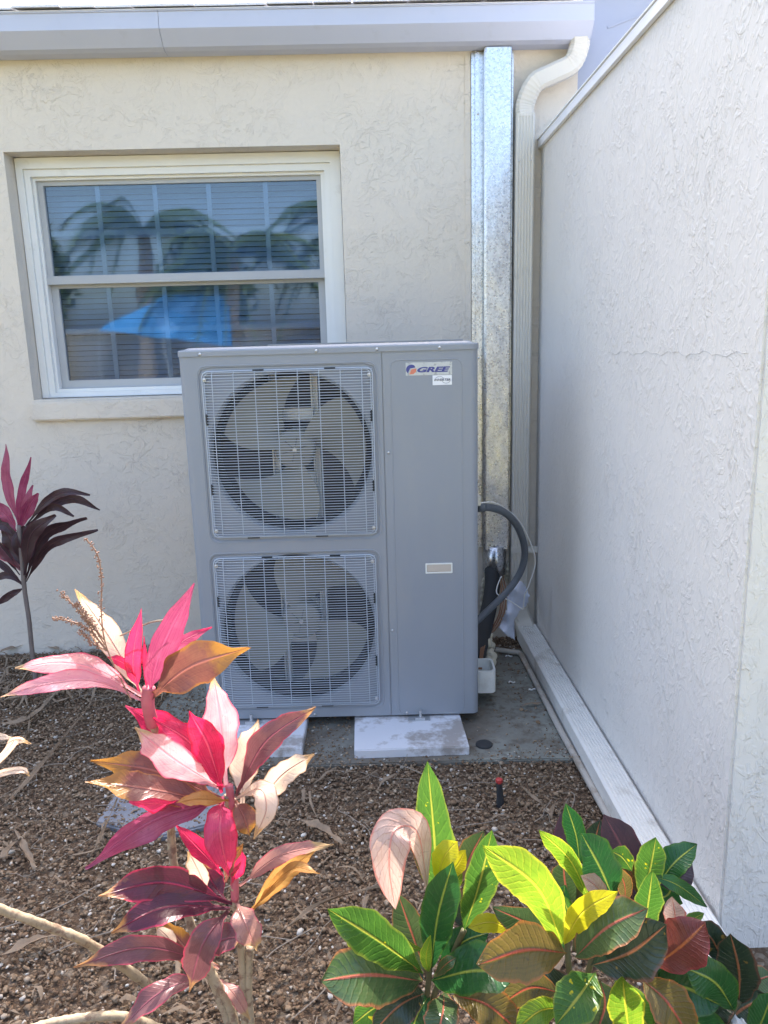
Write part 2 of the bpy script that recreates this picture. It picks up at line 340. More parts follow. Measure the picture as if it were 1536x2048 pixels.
k = len(pv); p_ = MB().add([(x, y, .016) for x, y in pv]+[(x, y, -.02) for x, y in pv], [tuple(range(k))]+[(i, (i+1) % k, k+(i+1) % k, k+i) for i in range(k)])
tag(p_.build('paver', simple('grey_paver', (.20, .21, .24), .8, bs=40, bd=.002), bevel=.005), 'flat grey paver lying in the gravel behind the pink leaves', 'paver')
def inpoly(x, y, P):
    c = np.zeros_like(x, bool); n = len(P)
    for i in range(n):
        (x1, y1), (x2, y2) = P[i], P[(i+1) % n]
        c ^= ((y1 > y) != (y2 > y)) & (x < (x2-x1)*(y-y1)/(y2-y1+1e-12)+x1)
    return c
def hgt(x, y): return .006*np.sin(x*7+1)*np.cos(y*6)+.004*np.sin(x*19+y*13)
# pebble scatter: one mesh nobody could count
bm = bmesh.new(); bmesh.ops.create_icosphere(bm, subdivisions=1, radius=1); IV = np.array([v.co[:] for v in bm.verts]); IF = np.array([[v.index for v in f.verts] for f in bm.faces]); bm.free()
NP = 80000; px = rng.uniform(-1.35, 1.30, NP); py = rng.uniform(-1.75, .78, NP)
near = inpoly(px, py, SL) | inpoly(px, py, pv); keep = ~near | (rng.random(NP) < .035+.10*(px > 1.1)+.45*((px < .5) & (py < .12))+.5*(px < -.02)+.25*np.exp(-((py+.26+.02*np.sin(px*9))/.045)**2)*1.6)
px, py, near = px[keep], py[keep], near[keep]; NP = len(px)
rad = rng.gamma(4.5, .00062, NP)+.0012; rad[near] *= .75
V = np.repeat(IV[None], NP, 0)*rng.uniform(.6, 1.25, (NP, 1, 3))*np.array([1, 1, .65])*(1+.22*rng.standard_normal((NP, 12, 1)))
th = rng.uniform(0, 2*PI, NP); c_, s_ = np.cos(th)[:, None], np.sin(th)[:, None]
V = np.stack([V[..., 0]*c_-V[..., 1]*s_, V[..., 0]*s_+V[..., 1]*c_, V[..., 2]], -1)*rad[:, None, None]
pz = np.where(near, .015, .004)+rad*.25+rng.uniform(0, .006, NP)*(~near)
V += np.stack([px, py, pz], -1)[:, None]
F = (IF[None]+12*np.arange(NP)[:, None, None]).reshape(-1, 3)
me = bpy.data.meshes.new('gravel'); me.vertices.add(NP*12); me.vertices.foreach_set('co', V.reshape(-1)); me.loops.add(len(F)*3); me.loops.foreach_set('vertex_index', F.reshape(-1))
me.polygons.add(len(F)); me.polygons.foreach_set('loop_start', np.arange(0, len(F)*3, 3)); me.polygons.foreach_set('loop_total', np.full(len(F), 3)); me.update(); me.validate()
me.polygons.foreach_set('use_smooth', np.ones(len(F), bool)); me.materials.append(M['pebble'])
go = bpy.data.objects.new('gravel', me); COL.objects.link(go); tag(go, 'brown and tan pea gravel covering the bed', 'gravel', kind='stuff')
# chips and needles between the stones
lm = MB()
def chip(x, y, z, L_, w_, a, lift=.01, curl=.3):
    pts = []; n = 6
    for i in range(n):
        t = i/(n-1); q_ = a+curl*(t-.5); pts.append(Vector((x+math.cos(q_)*L_*(t-.5), y+math.sin(q_)*L_*(t-.5), z+lift*math.sin(t*PI)*(.4+random.random()*.6)+.003)))
    k = len(lm.v)
    for i, p in enumerate(pts):
        ww = w_*math.sin(PI*(i+.35)/(n-.3))/2; d = Vector((-math.sin(a), math.cos(a), .35*random.uniform(-1, 1)))
        lm.v += [tuple(p-d*ww), tuple(p+Vector((0, 0, ww*.3))), tuple(p+d*ww)]
    for i in range(n-1):
        for j in range(2): lm.f.append((k+i*3+j, k+i*3+j+1, k+(i+1)*3+j+1, k+(i+1)*3+j))
for i in range(6200):
    x, y = random.uniform(-1.3, 1.25), random.uniform(-1.7, .78)
    on = bool(inpoly(np.array([x]), np.array([y]), SL)[0])
    if on and random.random() > .16: continue
    big = random.random() < .035 or (x < -.15 and y > .25 and random.random() < .5)
    chip(x, y, .016 if on else .008, random.uniform(.04, .12) if big else random.uniform(.006, .026), random.uniform(.004, .014) if big else random.uniform(.002, .006), random.uniform(0, PI), random.uniform(.004, .05 if big else .01), random.uniform(-.8, .8))
tag(lm.build('leaf_litter', 'dry', smooth=True), 'scattered brown leaf crumbs and mulch chips on the bed', 'litter', kind='stuff')
tw = MB()
for i in range(230):
    x, y = random.uniform(-1.2, 1.2), random.uniform(-1.6, .75)
    if bool(inpoly(np.array([x]), np.array([y]), SL)[0]): continue
    a = random.uniform(0, PI); l_ = random.uniform(.05, .22); q_ = [Vector((x+math.cos(a+random.uniform(-.25, .25))*l_*t, y+math.sin(a+random.uniform(-.25, .25))*l_*t, .014+random.uniform(0, .012))) for t in (0, .3, .65, 1)]
    tw.tube(bez(q_, 9), random.uniform(.0006, .0016), 5)
tag(tw.build('twig_litter', 'twig'), 'thin grey twigs and dry stalks strewn over the bed', 'twigs', kind='stuff')
# ------------------------------------------------------------------ house with window
house = thing('house', (0, B, 0), 'cream stucco house wall with a window, gutter and shingle edge', 'house')
OX0, OX1, OZ0, OZ1 = -.798, .517, 1.126, 2.088
WT = 2.50
def wallhole(name, mt):
    b = MB(); X0, X1, Z0, Z1 = -3.2, 1.455, -.05, WT
    b.ring((X0, X1, Z0, Z1), (OX0, OX1, OZ0, OZ1), B, B+.2); return b.build(name, mt, house)
wallhole('wall', 'stucco')
s_ = MB(); s_.box(-.806, .56, B-.028, B+.0, 1.040, 1.118); s_.build('window_sill', 'stucco', house, bevel=.006)
mfd = MB().box(1.012, 1.034, B-.0045, B, .02, WT-.01).build('corner_bead', 'stucco', house)
win = MB(); YF = B+.085
def rect(x0, y0, x1, y1, Y):
    a, b = at(x0, y0, Y), at(x1, y1, Y); return a, b
R1 = (OX0+.003, OX1-.003, OZ0+.003, OZ1-.003)
def ins(px0, px1, pyt, pyb, Y): # left px at (x,y); etc
    l = at(px0[0], px0[1], Y).x; r = at(px1[0], px1[1], Y).x; t = at(pyt[0], pyt[1], Y).z; b_ = at(pyb[0], pyb[1], Y).z; return (l, r, b_, t)
I1 = ins((44, 336), (662, 400), (350, 331), (200, 792), YF)
I2 = ins((60, 352), (650, 400), (350, 347), (200, 783), YF+.012)
I3 = ins((70, 361), (643, 400), (350, 355), (200, 776), YF+.03)
wf = win.ring(R1, I1, YF, B+.19).ring((I1[0]+.0, I1[1], I1[2], I1[3]), I2, YF+.012, B+.18).ring(I2, I3, YF+.03, B+.17).build('window', 'white_frame', house, bevel=.0012)
YS = YF+.045
GU = ins((86, 372), (634, 400), (350, 366), (350, 546), YS)
GL = ins((121, 640), (652, 640), (350, 563), (300, 742), YS+.02)
sash = MB().ring(I3, (GU[0], GU[1], GU[2], GU[3]), YS, YS+.03)
sash = MB(); sash.ring((I3[0], I3[1], GU[2]-.022, I3[3]), GU, YS, YS+.028)
sash.box(I3[0], I3[1], YS-.012, YS-.0005, GU[2]-.036, GU[2]-.004)
sash.ring((I3[0], I3[1], I3[2], GU[2]-.024), (I3[0]+.032, I3[1]-.03, I3[2]+.034, GU[2]-.05), YS+.02, YS+.045)
sash.build('sash', 'sash', wf, bevel=.001)
MB().box(GU[0]-.005, GU[1]+.005, YS+.012, YS+.016, GU[2]-.005, GU[3]+.005).build('pane', 'glass', wf)
MB().box(I3[0]+.03, I3[1]-.028, YS+.030, YS+.034, I3[2]+.03, GU[2]-.045).build('pane', 'glass', wf)
mu = MB(); YM = YS+.022
for x_ in (193, 308, 416, 530): X_ = at(x_, 368, YM).x; mu.box(X_-.0095, X_+.0095, YM, YM+.006, GU[2]-.01, GU[3])
zz = at(350, 462, YM).z; mu.box(GU[0], GU[1], YM+.0015, YM+.0075, zz-.010, zz+.010)
for x_ in (193, 308, 416, 530): X_ = at(x_, 368, YM).x; mu.box(X_-.0095, X_+.0095, YM+.018, YM+.024, I3[2]+.02, GU[2]-.05)
zz = at(350, 657, YM+.02).z; mu.box(I3[0]+.03, I3[1]-.03, YM+.0195, YM+.0255, zz-.010, zz+.010)
mu.build('muntin', 'muntin', wf)
bl = MB(); YB_ = YS+.10; z = OZ0+.02; 
while z < OZ1:
    for x0, x1 in ((OX0+.02, OX1-.02),):
        j = random.uniform(-.001, .001); bl.hexa([(x0, YB_, z+j), (x1, YB_, z+j), (x1, YB_+.012, z+.020+j), (x0, YB_+.012, z+.020+j)], [(x0, YB_+.0012, z-.0008+j), (x1, YB_+.0012, z-.0008+j), (x1, YB_+.0132, z+.0192+j), (x0, YB_+.0132, z+.0192+j)])
    z += .0222
bl.build('blind', 'blind', wf)
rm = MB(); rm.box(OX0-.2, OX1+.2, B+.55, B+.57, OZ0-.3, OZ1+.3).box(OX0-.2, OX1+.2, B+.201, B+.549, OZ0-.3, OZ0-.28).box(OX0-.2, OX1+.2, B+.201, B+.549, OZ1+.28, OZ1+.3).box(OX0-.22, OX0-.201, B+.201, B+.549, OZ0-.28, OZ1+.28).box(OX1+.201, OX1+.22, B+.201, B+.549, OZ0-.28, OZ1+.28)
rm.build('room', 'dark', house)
# eave: soffit, fascia, K-style gutter, drip edge, shingles
GY0, GY1 = .655, .772
zb = at(600, 107, GY1-.01).z; zm = at(600, 51, GY0).z; zt_ = at(600, 13, GY0).z
MB().box(-3.2, 1.453, GY1+.001, B-.001, zb+.006, zt_+.02).build('fascia', 'gutter', house)
GX1 = at(1188, 30, GY0).x
prof = [(GY1, zb), (GY1-.050, zb+.001), (GY1-.075, zb+.008), (GY0+.004, zm-.005), (GY0, zm), (GY0, zt_-.008), (GY0-.004, zt_-.006), (GY0-.004, zt_), (GY0+.006, zt_), (GY0+.006, zt_-.004)]
inn = [(y+.002, z+.002) for y, z in prof]
gb = MB(); pts = [(y, z) for y, z in prof]+[(GY0+.004, zt_-.004), (GY0+.003, zm), (GY0+.009, zm-.003), (GY1-.074, zb+.011), (GY1-.049, zb+.004), (GY1-.002, zb+.003), (GY1-.002, zt_), (GY1, zt_)]
n = len(pts)
for (xa, xb) in ((-3.2, at(318, 60, GY0).x), (at(318, 60, GY0).x+.0015, GX1)):
    sag = [.0, 0]; gb.add([(xa, y, z) for y, z in pts]+[(xb, y, z) for y, z in pts], [tuple(range(n)), tuple(reversed(range(n, 2*n)))]+[(i, (i+1) % n, n+(i+1) % n, n+i) for i in range(n)])
ec = [(y, z) for y, z in prof[:6]]+[(GY1, zt_-.002)]
k = len(ec); gb.add([(GX1+.0005, y, z) for y, z in ec]+[(GX1+.0025, y, z) for y, z in ec], [tuple(range(k)), tuple(reversed(range(k, 2*k)))]+[(i, (i+1) % k, k+(i+1) % k, k+i) for i in range(k)])
gb.build('gutter', 'gutter', house)
rf = MB(); sl0 = .33
def rp(y, dz=0): return zt_+.004+(y-GY0)*sl0+dz
for c_i in range(13):
    y0 = GY0-.012+c_i*.13; x = -3.2
    while x < 1.40:
        wd = random.uniform(.12, .32); x2 = min(x+wd, 1.42); j = random.uniform(0, .004); jy = random.uniform(-.008, .004)
        rf.hexa([(x, y0+jy, rp(y0, .012+j)), (x2-.002, y0+jy, rp(y0, .012+j)), (x2-.002, y0+.15, rp(y0+.15, .001)), (x, y0+.15, rp(y0+.15, .001))], [(x, y0+jy, rp(y0, .004+j)), (x2-.002, y0+jy, rp(y0, .004+j)), (x2-.002, y0+.15, rp(y0+.15, -.004)), (x, y0+.15, rp(y0+.15, -.004))]); x = x2
rf.hexa([(-3.2, GY0-.006, rp(GY0-.006, -.001)), (1.43, GY0-.006, rp(GY0-.006, -.001)), (1.43, 2.4, rp(2.4, -.006)), (-3.2, 2.4, rp(2.4, -.006))], [(-3.2, GY0-.006, rp(GY0-.006, -.004)), (1.43, GY0-.006, rp(GY0-.006, -.004)), (1.43, 2.4, rp(2.4, -.03)), (-3.2, 2.4, rp(2.4, -.03))])
rf.build('roof', 'shingle', house)
ov_ = MB().box(-3.2, 1.43, 2.38, 2.41, 0, rp(2.4)).build('rear_wall', 'stucco', house)
MB().sphere((at(934, 483, B).x, B, at(934, 483, B).z), .013, 12, 8, (1, .5, 1)).build('cable_clip', 'stucco', house, smooth=True)
# ------------------------------------------------------------------ side wing
RA = .0285
wing = thing('garage_wing', (RX, -.1, 0), 'grey white stucco side wing wall on the right with white metal cap', 'wall')
ZC = 2.078; YE = -1.055
def wx(y): return RX+(y-.79)*RA
def xw(y): return RX-(B-y)*RA*-1
XE = RX-.0285*(B-YE)*1.0
wb_ = MB(); wb_.add([(RX, B, -.05), (RX-.0285*(B-YE)*0+0, YE, -.05), (4.5, YE, -.05), (4.5, B, -.05), (RX, B, ZC), (RX, YE, ZC), (4.5, YE, ZC), (4.5, B, ZC)],
    [(0, 1, 2, 3), (4, 7, 6, 5), (0, 4, 5, 1), (1, 5, 6, 2), (2, 6, 7, 3), (3, 7, 4, 0)])
wb_.build('wall', 'stucco_side', wing, bevel=.006)
tr_ = MB(); tr_.box(RX-.014, RX-.001, YE-.014, B-.002, ZC-.022, ZC+.008).box(RX-.001, 4.5, YE-.014, YE-.001, ZC-.022, ZC+.008).box(RX-.018, RX+.10, YE-.018, B-.002, ZC+.0085, ZC+.014)
tr_.build('drip_cap', 'trim_white', wing, bevel=.001)
cr = MB(); q_ = [Vector((RX-.0004, y_, 1.272+.004*math.sin(y_*37)+.003*math.sin(y_*91)-.004*(y_+.6))) for y_ in np.linspace(-.15, -1.0, 40)]
cr.tube(q_, .0006, 5).build('hairline_crack', simple('crack_grey', (.52, .51, .49), .9), wing)
uw = thing('roof_flashing', (1.8, B, 2.1), 'blue grey metal roof flashing rising behind the white capped wing wall', 'flashing')
a_ = MB(); a_.box(1.4565, 3.4, B+.02, B+.05, 2.0, 2.62); a_.build('panel', 'panel_blue', uw)
a_ = MB(); a_.hexa([(1.46, B+.0, 2.625), (3.4, B+.0, 2.625), (3.4, B+.9, 3.1), (1.46, B+.9, 3.1)], [(1.46, B+.0, 2.61), (3.4, B+.0, 2.61), (3.4, B+.9, 3.08), (1.46, B+.9, 3.08)]); a_.build('panel', 'gutter', uw)
p0, p1 = at(1215, 55, B+.018), at(1300, 22, B+.018); a_ = MB(); a_.sweep([(-.004, -.002), (.004, -.002), (.004, .002), (-.004, .002)], [p0, p1], (0, -1, 0)); a_.build('seam', 'panel_blue', uw)
# ------------------------------------------------------------------ galvanised line cover
du = thing('metal_duct', (1.11, B, .3), 'tall shiny galvanised steel line cover on the wall beside the grey unit', 'duct')
DX = [1.037, 1.050, 1.062, 1.078, 1.089, 1.094, 1.192, 1.197, 1.210]
def dprof(z0, z1, b, mt='galv'):
    ys = [B-.002, B-.002]
    pr = [(1.036, B-.001), (1.036, B-.012), (1.050, B-.012), (1.050, B-.022), (1.064, B-.022), (1.064, B-.016), (1.078, B-.016), (1.080, B-.060), (1.088, B-.066), (1.181, B-.066), (1.186, B-.060), (1.188, B-.020), (1.199, B-.020), (1.199, B-.001)]
    k = len(pr); b.add([(x, y, z0) for x, y in pr]+[(x, y, z1) for x, y in pr], [tuple(range(k)), tuple(reversed(range(k, 2*k)))]+[(i, (i+1) % k, k+(i+1) % k, k+i) for i in range(k)])
ZD = at(1000, 1098, B-.06).z; ZE = at(985, 1150, B-.06).z
b = MB(); dprof(ZD, zb-.003, b); b.build('cover', 'galv', du, bevel=.0015)
# lower flared end piece, a half pipe
b = MB(); n = 14
ring = lambda z, r, c: [(1.134+r*math.cos(a), B-.004-c*math.sin(a), z) for a in [PI*i/n for i in range(n+1)]]
A_, C_ = ring(ZD+.012, .050, .078), ring(ZE, .050, .082); Ai, Ci = ring(ZD+.012, .0485, .0765), ring(ZE, .0485, .0805)
k = n+1; vs = A_+C_+Ai+Ci; fs = []
for i in range(n): fs += [(i, i+1, k+i+1, k+i), (2*k+i, 3*k+i, 3*k+i+1, 2*k+i+1), (k+i, k+i+1, 3*k+i+1, 3*k+i), (i, 2*k+i, 2*k+i+1, i+1)]
b.add(vs, fs).build('end_piece', 'galv', du, smooth=True)
for x_, y_ in ((956, 228), (958, 483), (957, 716)): P_ = at(x_, y_, B-.024); MB().sphere(P_, .0042, 8, 6, (1, .6, 1)).build('screw', 'steel', du, smooth=True)
# ------------------------------------------------------------------ downspout
ds = thing('downspout', (1.24, B-.03, 0), 'beige ribbed downspout dropping from the gutter and running out along the wing wall', 'downspout')
def rib_prof(w_, d_, ribs=5, rd=.003, r_=.006):   # a across (width), b up (front side has ribs)
    p = [(-w_/2, -d_/2), (w_/2, -d_/2), (w_/2, d_/2-r_), (w_/2-r_, d_/2)]
    st = (w_-2*r_-.004)/ribs; x = w_/2-r_-.002
    for i in range(ribs): p += [(x-st*.15, d_/2), (x-st*.35, d_/2-rd), (x-st*.65, d_/2-rd), (x-st*.85, d_/2)]; x -= st
    p += [(-w_/2+r_, d_/2), (-w_/2, d_/2-r_)]; return p
DW, DD = .074, .056; yc = B-.036; xc = at(1048, 500, yc-DD/2).x
zk = at(1046, 215, yc-DD/2).z; zlow = .17
MB().sweep(rib_prof(DW, DD), [(xc+.002, yc, zk-.02), (xc-.004, yc, .19)], (0, -1, 0)).build('pipe', 'pipe', ds)
# offset elbow at the top
e = []; X1, Z1_ = at(1146, 92, .50).x, zb
tp = Vector((at(1157, 100, .72).x, .718, zb-.002))
mid1 = Vector((at(1143, 128, .72).x, .722, at(1143, 128, .72).z)); mid2 = Vector((at(1069, 168, .74).x, .738, at(1069, 168, .74).z))
ctrl = [tp+Vector((0, 0, .02)), tp+Vector((0, 0, -.012)), mid1, mid1.lerp(mid2, .5), mid2, Vector((xc+.003, yc, zk+.02)), Vector((xc+.002, yc, zk-.03))]
cv = bez(ctrl, 60); pl = len(cv)
eb = MB(); pr_ = []
def eprof(s): w_, d_ = (DW-.003)*s, (DD-.002)*s; r_ = .012; return [(-w_/2, -d_/2+r_), (-w_/2+r_, -d_/2), (w_/2-r_, -d_/2), (w_/2, -d_/2+r_), (w_/2, d_/2-r_), (w_/2-r_, d_/2), (-w_/2+r_, d_/2), (-w_/2, d_/2-r_)]
k0 = 0
for i, p in enumerate(cv):
    t = (cv[min(i+1, pl-1)]-cv[max(i-1, 0)]).normalized(); u = Vector((0, -1, .0)); u = (u-t*u.dot(t)).normalized(); sd_ = t.cross(u)
    crimp = 1.0+(.035 if (i % 2 == 0 and (i < pl*.36 or i > pl*.62)) else 0)
    for a, b_ in eprof(crimp): eb.v.append(tuple(p+sd_*a+u*b_))
for i in range(pl-1):
    for j in range(8): eb.f.append((i*8+j, i*8+(j+1) % 8, (i+1)*8+(j+1) % 8, (i+1)*8+j))
eb.build('elbow', 'pipe', ds)
for z_ in (2.0, .95):
    for x_ in (-.022, .022): MB().sphere((xc+x_, yc-DD/2-.001, z_), .0035, 8, 6, (1, .6, 1)).build('screw', 'steel', ds, smooth=True)
P_ = at(1060, 1096, yc); MB().box(xc-DW/2-.004, RX-.002, yc-DD/2-.003, yc-DD/2+.004, P_.z-.014, P_.z+.014).build('strap', 'pipe', ds, bevel=.001)
# ground run beside the wing wall
zt0 = .088; A0 = at(1036, 1205, B-.12); gx = 1.262
g0 = Vector((1.268, B-.075, .055)); g1 = Vector((1.264, -1.32, .050))
gd = (g1-g0).normalized()
MB().sweep(rib_prof(.086, .070, 7, .003, .007), [g0, g0.lerp(g1, .5)+Vector((0, 0, -.002)), g1], (0, 0, 1)).build('ground_pipe', 'pipe_white', ds)
cv = bez([Vector((xc-.004, yc, .22)), Vector((xc, yc, .15)), Vector((1.258, yc-.02, .085)), Vector((1.262, B-.10, .056)), g0+gd*.06], 26)
eb = MB(); pl = len(cv)
ups = [Vector((0, -1, 0)).lerp(Vector((0, 0, 1)), min(1, max(0, i/(pl-1)*1.3-.1))) for i in range(pl)]
eb.sweep(eprof(1.08), cv, ups).build('elbow', 'pipe', ds)
# thin grey pipe on the slab
c1 = atz(1038, 1304, .03); c0 = atz(992, 1299, .03); c2 = atz(1126, 1470, .027); c3 = atz(1198, 1600, .024)
tag(MB().tube([c0, c1+Vector((-.02, 0, 0)), c1+Vector((-.004, -.004, 0)), c1+Vector((.004, -.02, 0)), c2, c3, c3+(c3-c2)*.5], .0105, 10).build('drain_pipe', 'pvc', smooth=True), 'thin dusty grey pipe lying on the slab left of the ground downspout', 'pipe')
# ------------------------------------------------------------------ air conditioner (local frame, rotated a touch)
ac = thing('air_conditioner', (0, 0, 0), 'tall grey two fan outdoor air conditioner on white pads before the window', 'air conditioner')
W_, D_, Z0, Z1 = .945, .36, .052, 1.311
FN = [(.343, .978, .268), (.335, .374, .268)]; SQ = [(.060, .622, .690, 1.256), (.052, .614, .084, .645)]
# cabinet front with two round openings
def rrect(x0, x1, z0, z1, r, n=8):
    out = []
    for cx_, cz_, a0 in ((x1-r, z1-r, 0), (x0+r, z1-r, PI/2), (x0+r, z0+r, PI), (x1-r, z0+r, 3*PI/2)):
        for i in range(n+1): a = a0+PI/2*i/n; out.append((cx_+r*math.cos(a), cz_+r*math.sin(a)))
    return out
cb = MB(); XS = .640; RC = .022
xa, xb = RC, XS
def quad(b, x0, x1, z0, z1, y): b.add([(x0, y, z0), (x1, y, z0), (x1, y, z1), (x0, y, z1)], [(0, 1, 2, 3)])
def polar(x, z, cx_, cz_): return math.atan2(z-cz_, x-cx_)
for (cx_, cz_, r_), (x0, x1, z0, z1) in zip(FN, SQ):
    # frame: flat cell -> rounded recess edge -> recessed plate -> round hole -> throat
    n = 96; rr = [rrect(x0, x1, z0, z1, .028), rrect(x0+.003, x1-.003, z0+.003, z1-.003, .026)]
    def hit(poly, a):
        dx, dz = math.cos(a), math.sin(a); best = None; m_ = len(poly)
        for i in range(m_):
            (ax, az), (bx, bz) = poly[i], poly[(i+1) % m_]; ex, ez = bx-ax, bz-az; den = dx*ez-dz*ex
            if abs(den) < 1e-12: continue
            t = ((ax-cx_)*ez-(az-cz_)*ex)/den; u = ((ax-cx_)*dz-(az-cz_)*dx)/den
            if t > 0 and -1e-6 <= u <= 1+1e-6 and (best is None or t < best): best = t
        return (cx_+dx*best, cz_+dz*best)
    cellz0, cellz1 = (z0-.012, z1+.012)
    cell = [(xb, cellz1), (xa, cellz1), (xa, cellz0), (xb, cellz0)]
    angs = sorted([2*PI*i/n-PI for i in range(n)]+[polar(x, z, cx_, cz_) for x, z in cell]+[polar(x, z, cx_, cz_) for x, z in rr[0][4::9]])
    n = len(angs); k = len(cb.v)
    for a in angs: p = hit(cell, a); cb.v.append((p[0], 0, p[1]))
    for a in angs: p = hit(rr[0], a); cb.v.append((p[0], 0, p[1]))
    for a in angs: p = hit(rr[1], a); cb.v.append((p[0], .004, p[1]))
    for rad_, y_ in ((r_, .004), (r_-.006, .010), (r_-.010, .022), (r_-.010, .06), (r_+.006, .085)):
        for a in angs: cb.v.append((cx_+rad_*math.cos(a), y_, cz_+rad_*math.sin(a)))
    for q_ in range(7):
        for i in range(n): cb.f.append((k+q_*n+i, k+q_*n+(i+1) % n, k+(q_+1)*n+(i+1) % n, k+(q_+1)*n+i))
quad(cb, xa, xb, Z0, SQ[1][2]-.012, 0); quad(cb, xa, xb, SQ[1][3]+.012, SQ[0][2]-.012, 0); quad(cb, xa, xb, SQ[0][3]+.012, Z1-.02, 0)
# left rounded corner + sides + back
pr = [(xa, 0)]+[(RC-RC*math.sin(a), RC-RC*math.cos(a)) for a in [PI/2*i/6 for i in range(1, 7)]]+[(0, D_), (W_, D_), (W_, RC)]+[(W_-RC+RC*math.cos(a), RC-RC*math.sin(a)) for a in [PI/2*i/6 for i in range(1, 6)]]+[(W_-RC, 0)]
k = len(pr); cb.add([(x, y, Z0) for x, y in pr]+[(x, y, Z1-.02) for x, y in pr], [(i, i+1, k+i+1, k+i) for i in range(k-1)])
quad(cb, XS+.0025, W_-RC, Z0, Z1-.02, 0)
cb.add([(XS, 0, Z0), (XS, .004, Z0), (XS, .004, Z1-.02), (XS, 0, Z1-.02)], [(0, 1, 2, 3)]).add([(XS, .004, Z0), (XS+.0025, .004, Z0), (XS+.0025, .004, Z1-.02), (XS, .004, Z1-.02)], [(0, 1, 2, 3)]).add([(XS+.0025, 0, Z0), (XS+.0025, .004, Z0), (XS+.0025, .004, Z1-.02), (XS+.0025, 0, Z1-.02)], [(0, 1, 2, 3)])
cab = cb.build('cabinet', 'ac', ac)
MB().box(.004, W_-.004, .09, D_-.004, Z0+.001, Z0+.004).build('base_pan', 'ac', ac)
# top cover
b = MB(); tpz = Z1
op = [(x, z) for x, z in rrect(-.003, W_+.003, -.004, D_+.003, RC+.003, 6)]
k = len(op); ip = rrect(.012, W_-.012, .010, D_-.012, RC, 6)
b.add([(x, y, Z1-.0205) for x, y in op]+[(x, y, Z1-.005) for x, y in op]+[(x+(W_/2-x)*.006, y+(D_/2-y)*.012, Z1-.001) for x, y in op]+[(x, y, Z1) for x, y in ip]+[(x+(W_/2-x)*.03, y+(D_/2-y)*.05, Z1+.006) for x, y in ip],
      [tuple(reversed(range(k)))]+[(q*k+i, q*k+(i+1) % k, (q+1)*k+(i+1) % k, (q+1)*k+i) for q in range(4) for i in range(k)]+[tuple(range(4*k, 5*k))])
b.build('top_cover', 'ac', ac, smooth=False)
b = MB().box(.28, .90, .02, .30, Z1+.0062, Z1+.011).build('top_rib', 'ac', ac, bevel=.002)
# pressed service panel outline (two shallow ridges)
def loop(b, poly, y, r_): P_ = [Vector((x, y, z)) for x, z in poly]; P_ += [P_[0], P_[1]]; b.tube(P_, r_, 6, cap=False)
b = MB(); loop(b, rrect(.668, .893, .056, 1.262, .022), .0008, .0021); b.build('panel_ridge', 'ac', ac, smooth=True)
for (x0, x1, z0, z1) in SQ:
    b = MB(); loop(b, rrect(x0-.004, x1+.004, z0-.004, z1+.004, .032), .0006, .0022); b.build('panel_ridge', 'ac', ac, smooth=True)
# grilles
for gi, (x0, x1, z0, z1) in enumerate(SQ):
    b = MB(); n = 62; x0, x1, z0, z1 = x0+.012, x1-.012, z0+.013, z1-.013
    loop(b, rrect(x0, x1, z0, z1, .02), -.001, .0024); loop(b, rrect(x0+.006, x1-.006, z0+.006, z1-.006, .016), -.003, .0016)
    for i in range(n):
        z = z0+.004+(z1-z0-.008)*i/(n-1); jt = random.uniform(-.0006, .0006)
        e = .03 if .02 < (i/(n-1)) < .98 else .02
        bulge = .010*math.sin(PI*i/(n-1))**.5
        pts = [(x0+.001, 0, z), (x0+.012, -.004-bulge*.3, z+jt), (x0+e+.02, -.010-bulge, z+jt), ((x0+x1)/2, -.011-bulge, z+jt), (x1-e-.02, -.010-bulge, z), (x1-.012, -.004-bulge*.3, z), (x1-.001, 0, z)]
        b.tube(pts, .00125, 6, cap=False)
    for i in range(8):
        x = x0+.033+(x1-x0-.066)*i/7
        pts = [(x, .0, z0+.001)]+[(x, -.0082-.010*math.sin(PI*t)**.5, z0+(z1-z0)*t) for t in (.02, .06, .15, .3, .5, .7, .85, .94, .98)]+[(x, 0, z1-.001)]
        b.tube(pts, .0015, 6, cap=False)
    gr = b.build('fan_grille', 'wire', ac, smooth=True)
    for x_, z_ in ((x0+.008, z1-.024), (x1-.010, z1-.022), (x0+.010, z0+.024), (x1-.010, z0+.022)): MB().disc((x_, 0, z_), .006, -.001, 12, -.006).sphere((x_, -.006, z_), .0045, 8, 6, (1, .6, 1)).build('screw', 'steel', gr)
    for x_ in (.30, .72): MB().box(x0+(x1-x0)*x_, x0+(x1-x0)*x_+.035, -.0045, .0, z1-.001, z1+.003).build('clip', 'black', gr); MB().box(x0+(x1-x0)*x_-.05, x0+(x1-x0)*x_-.01, -.0045, 0, z0-.004, z0-.0005).build('clip', 'black', gr)
    for x_ in (x0+.004, x1-.010):
        for z_ in (.30, .72): MB().box(x_, x_+.006, -.0052, -.0002, z0+(z1-z0)*z_-.018, z0+(z1-z0)*z_+.018).build('clip', 'black', gr)
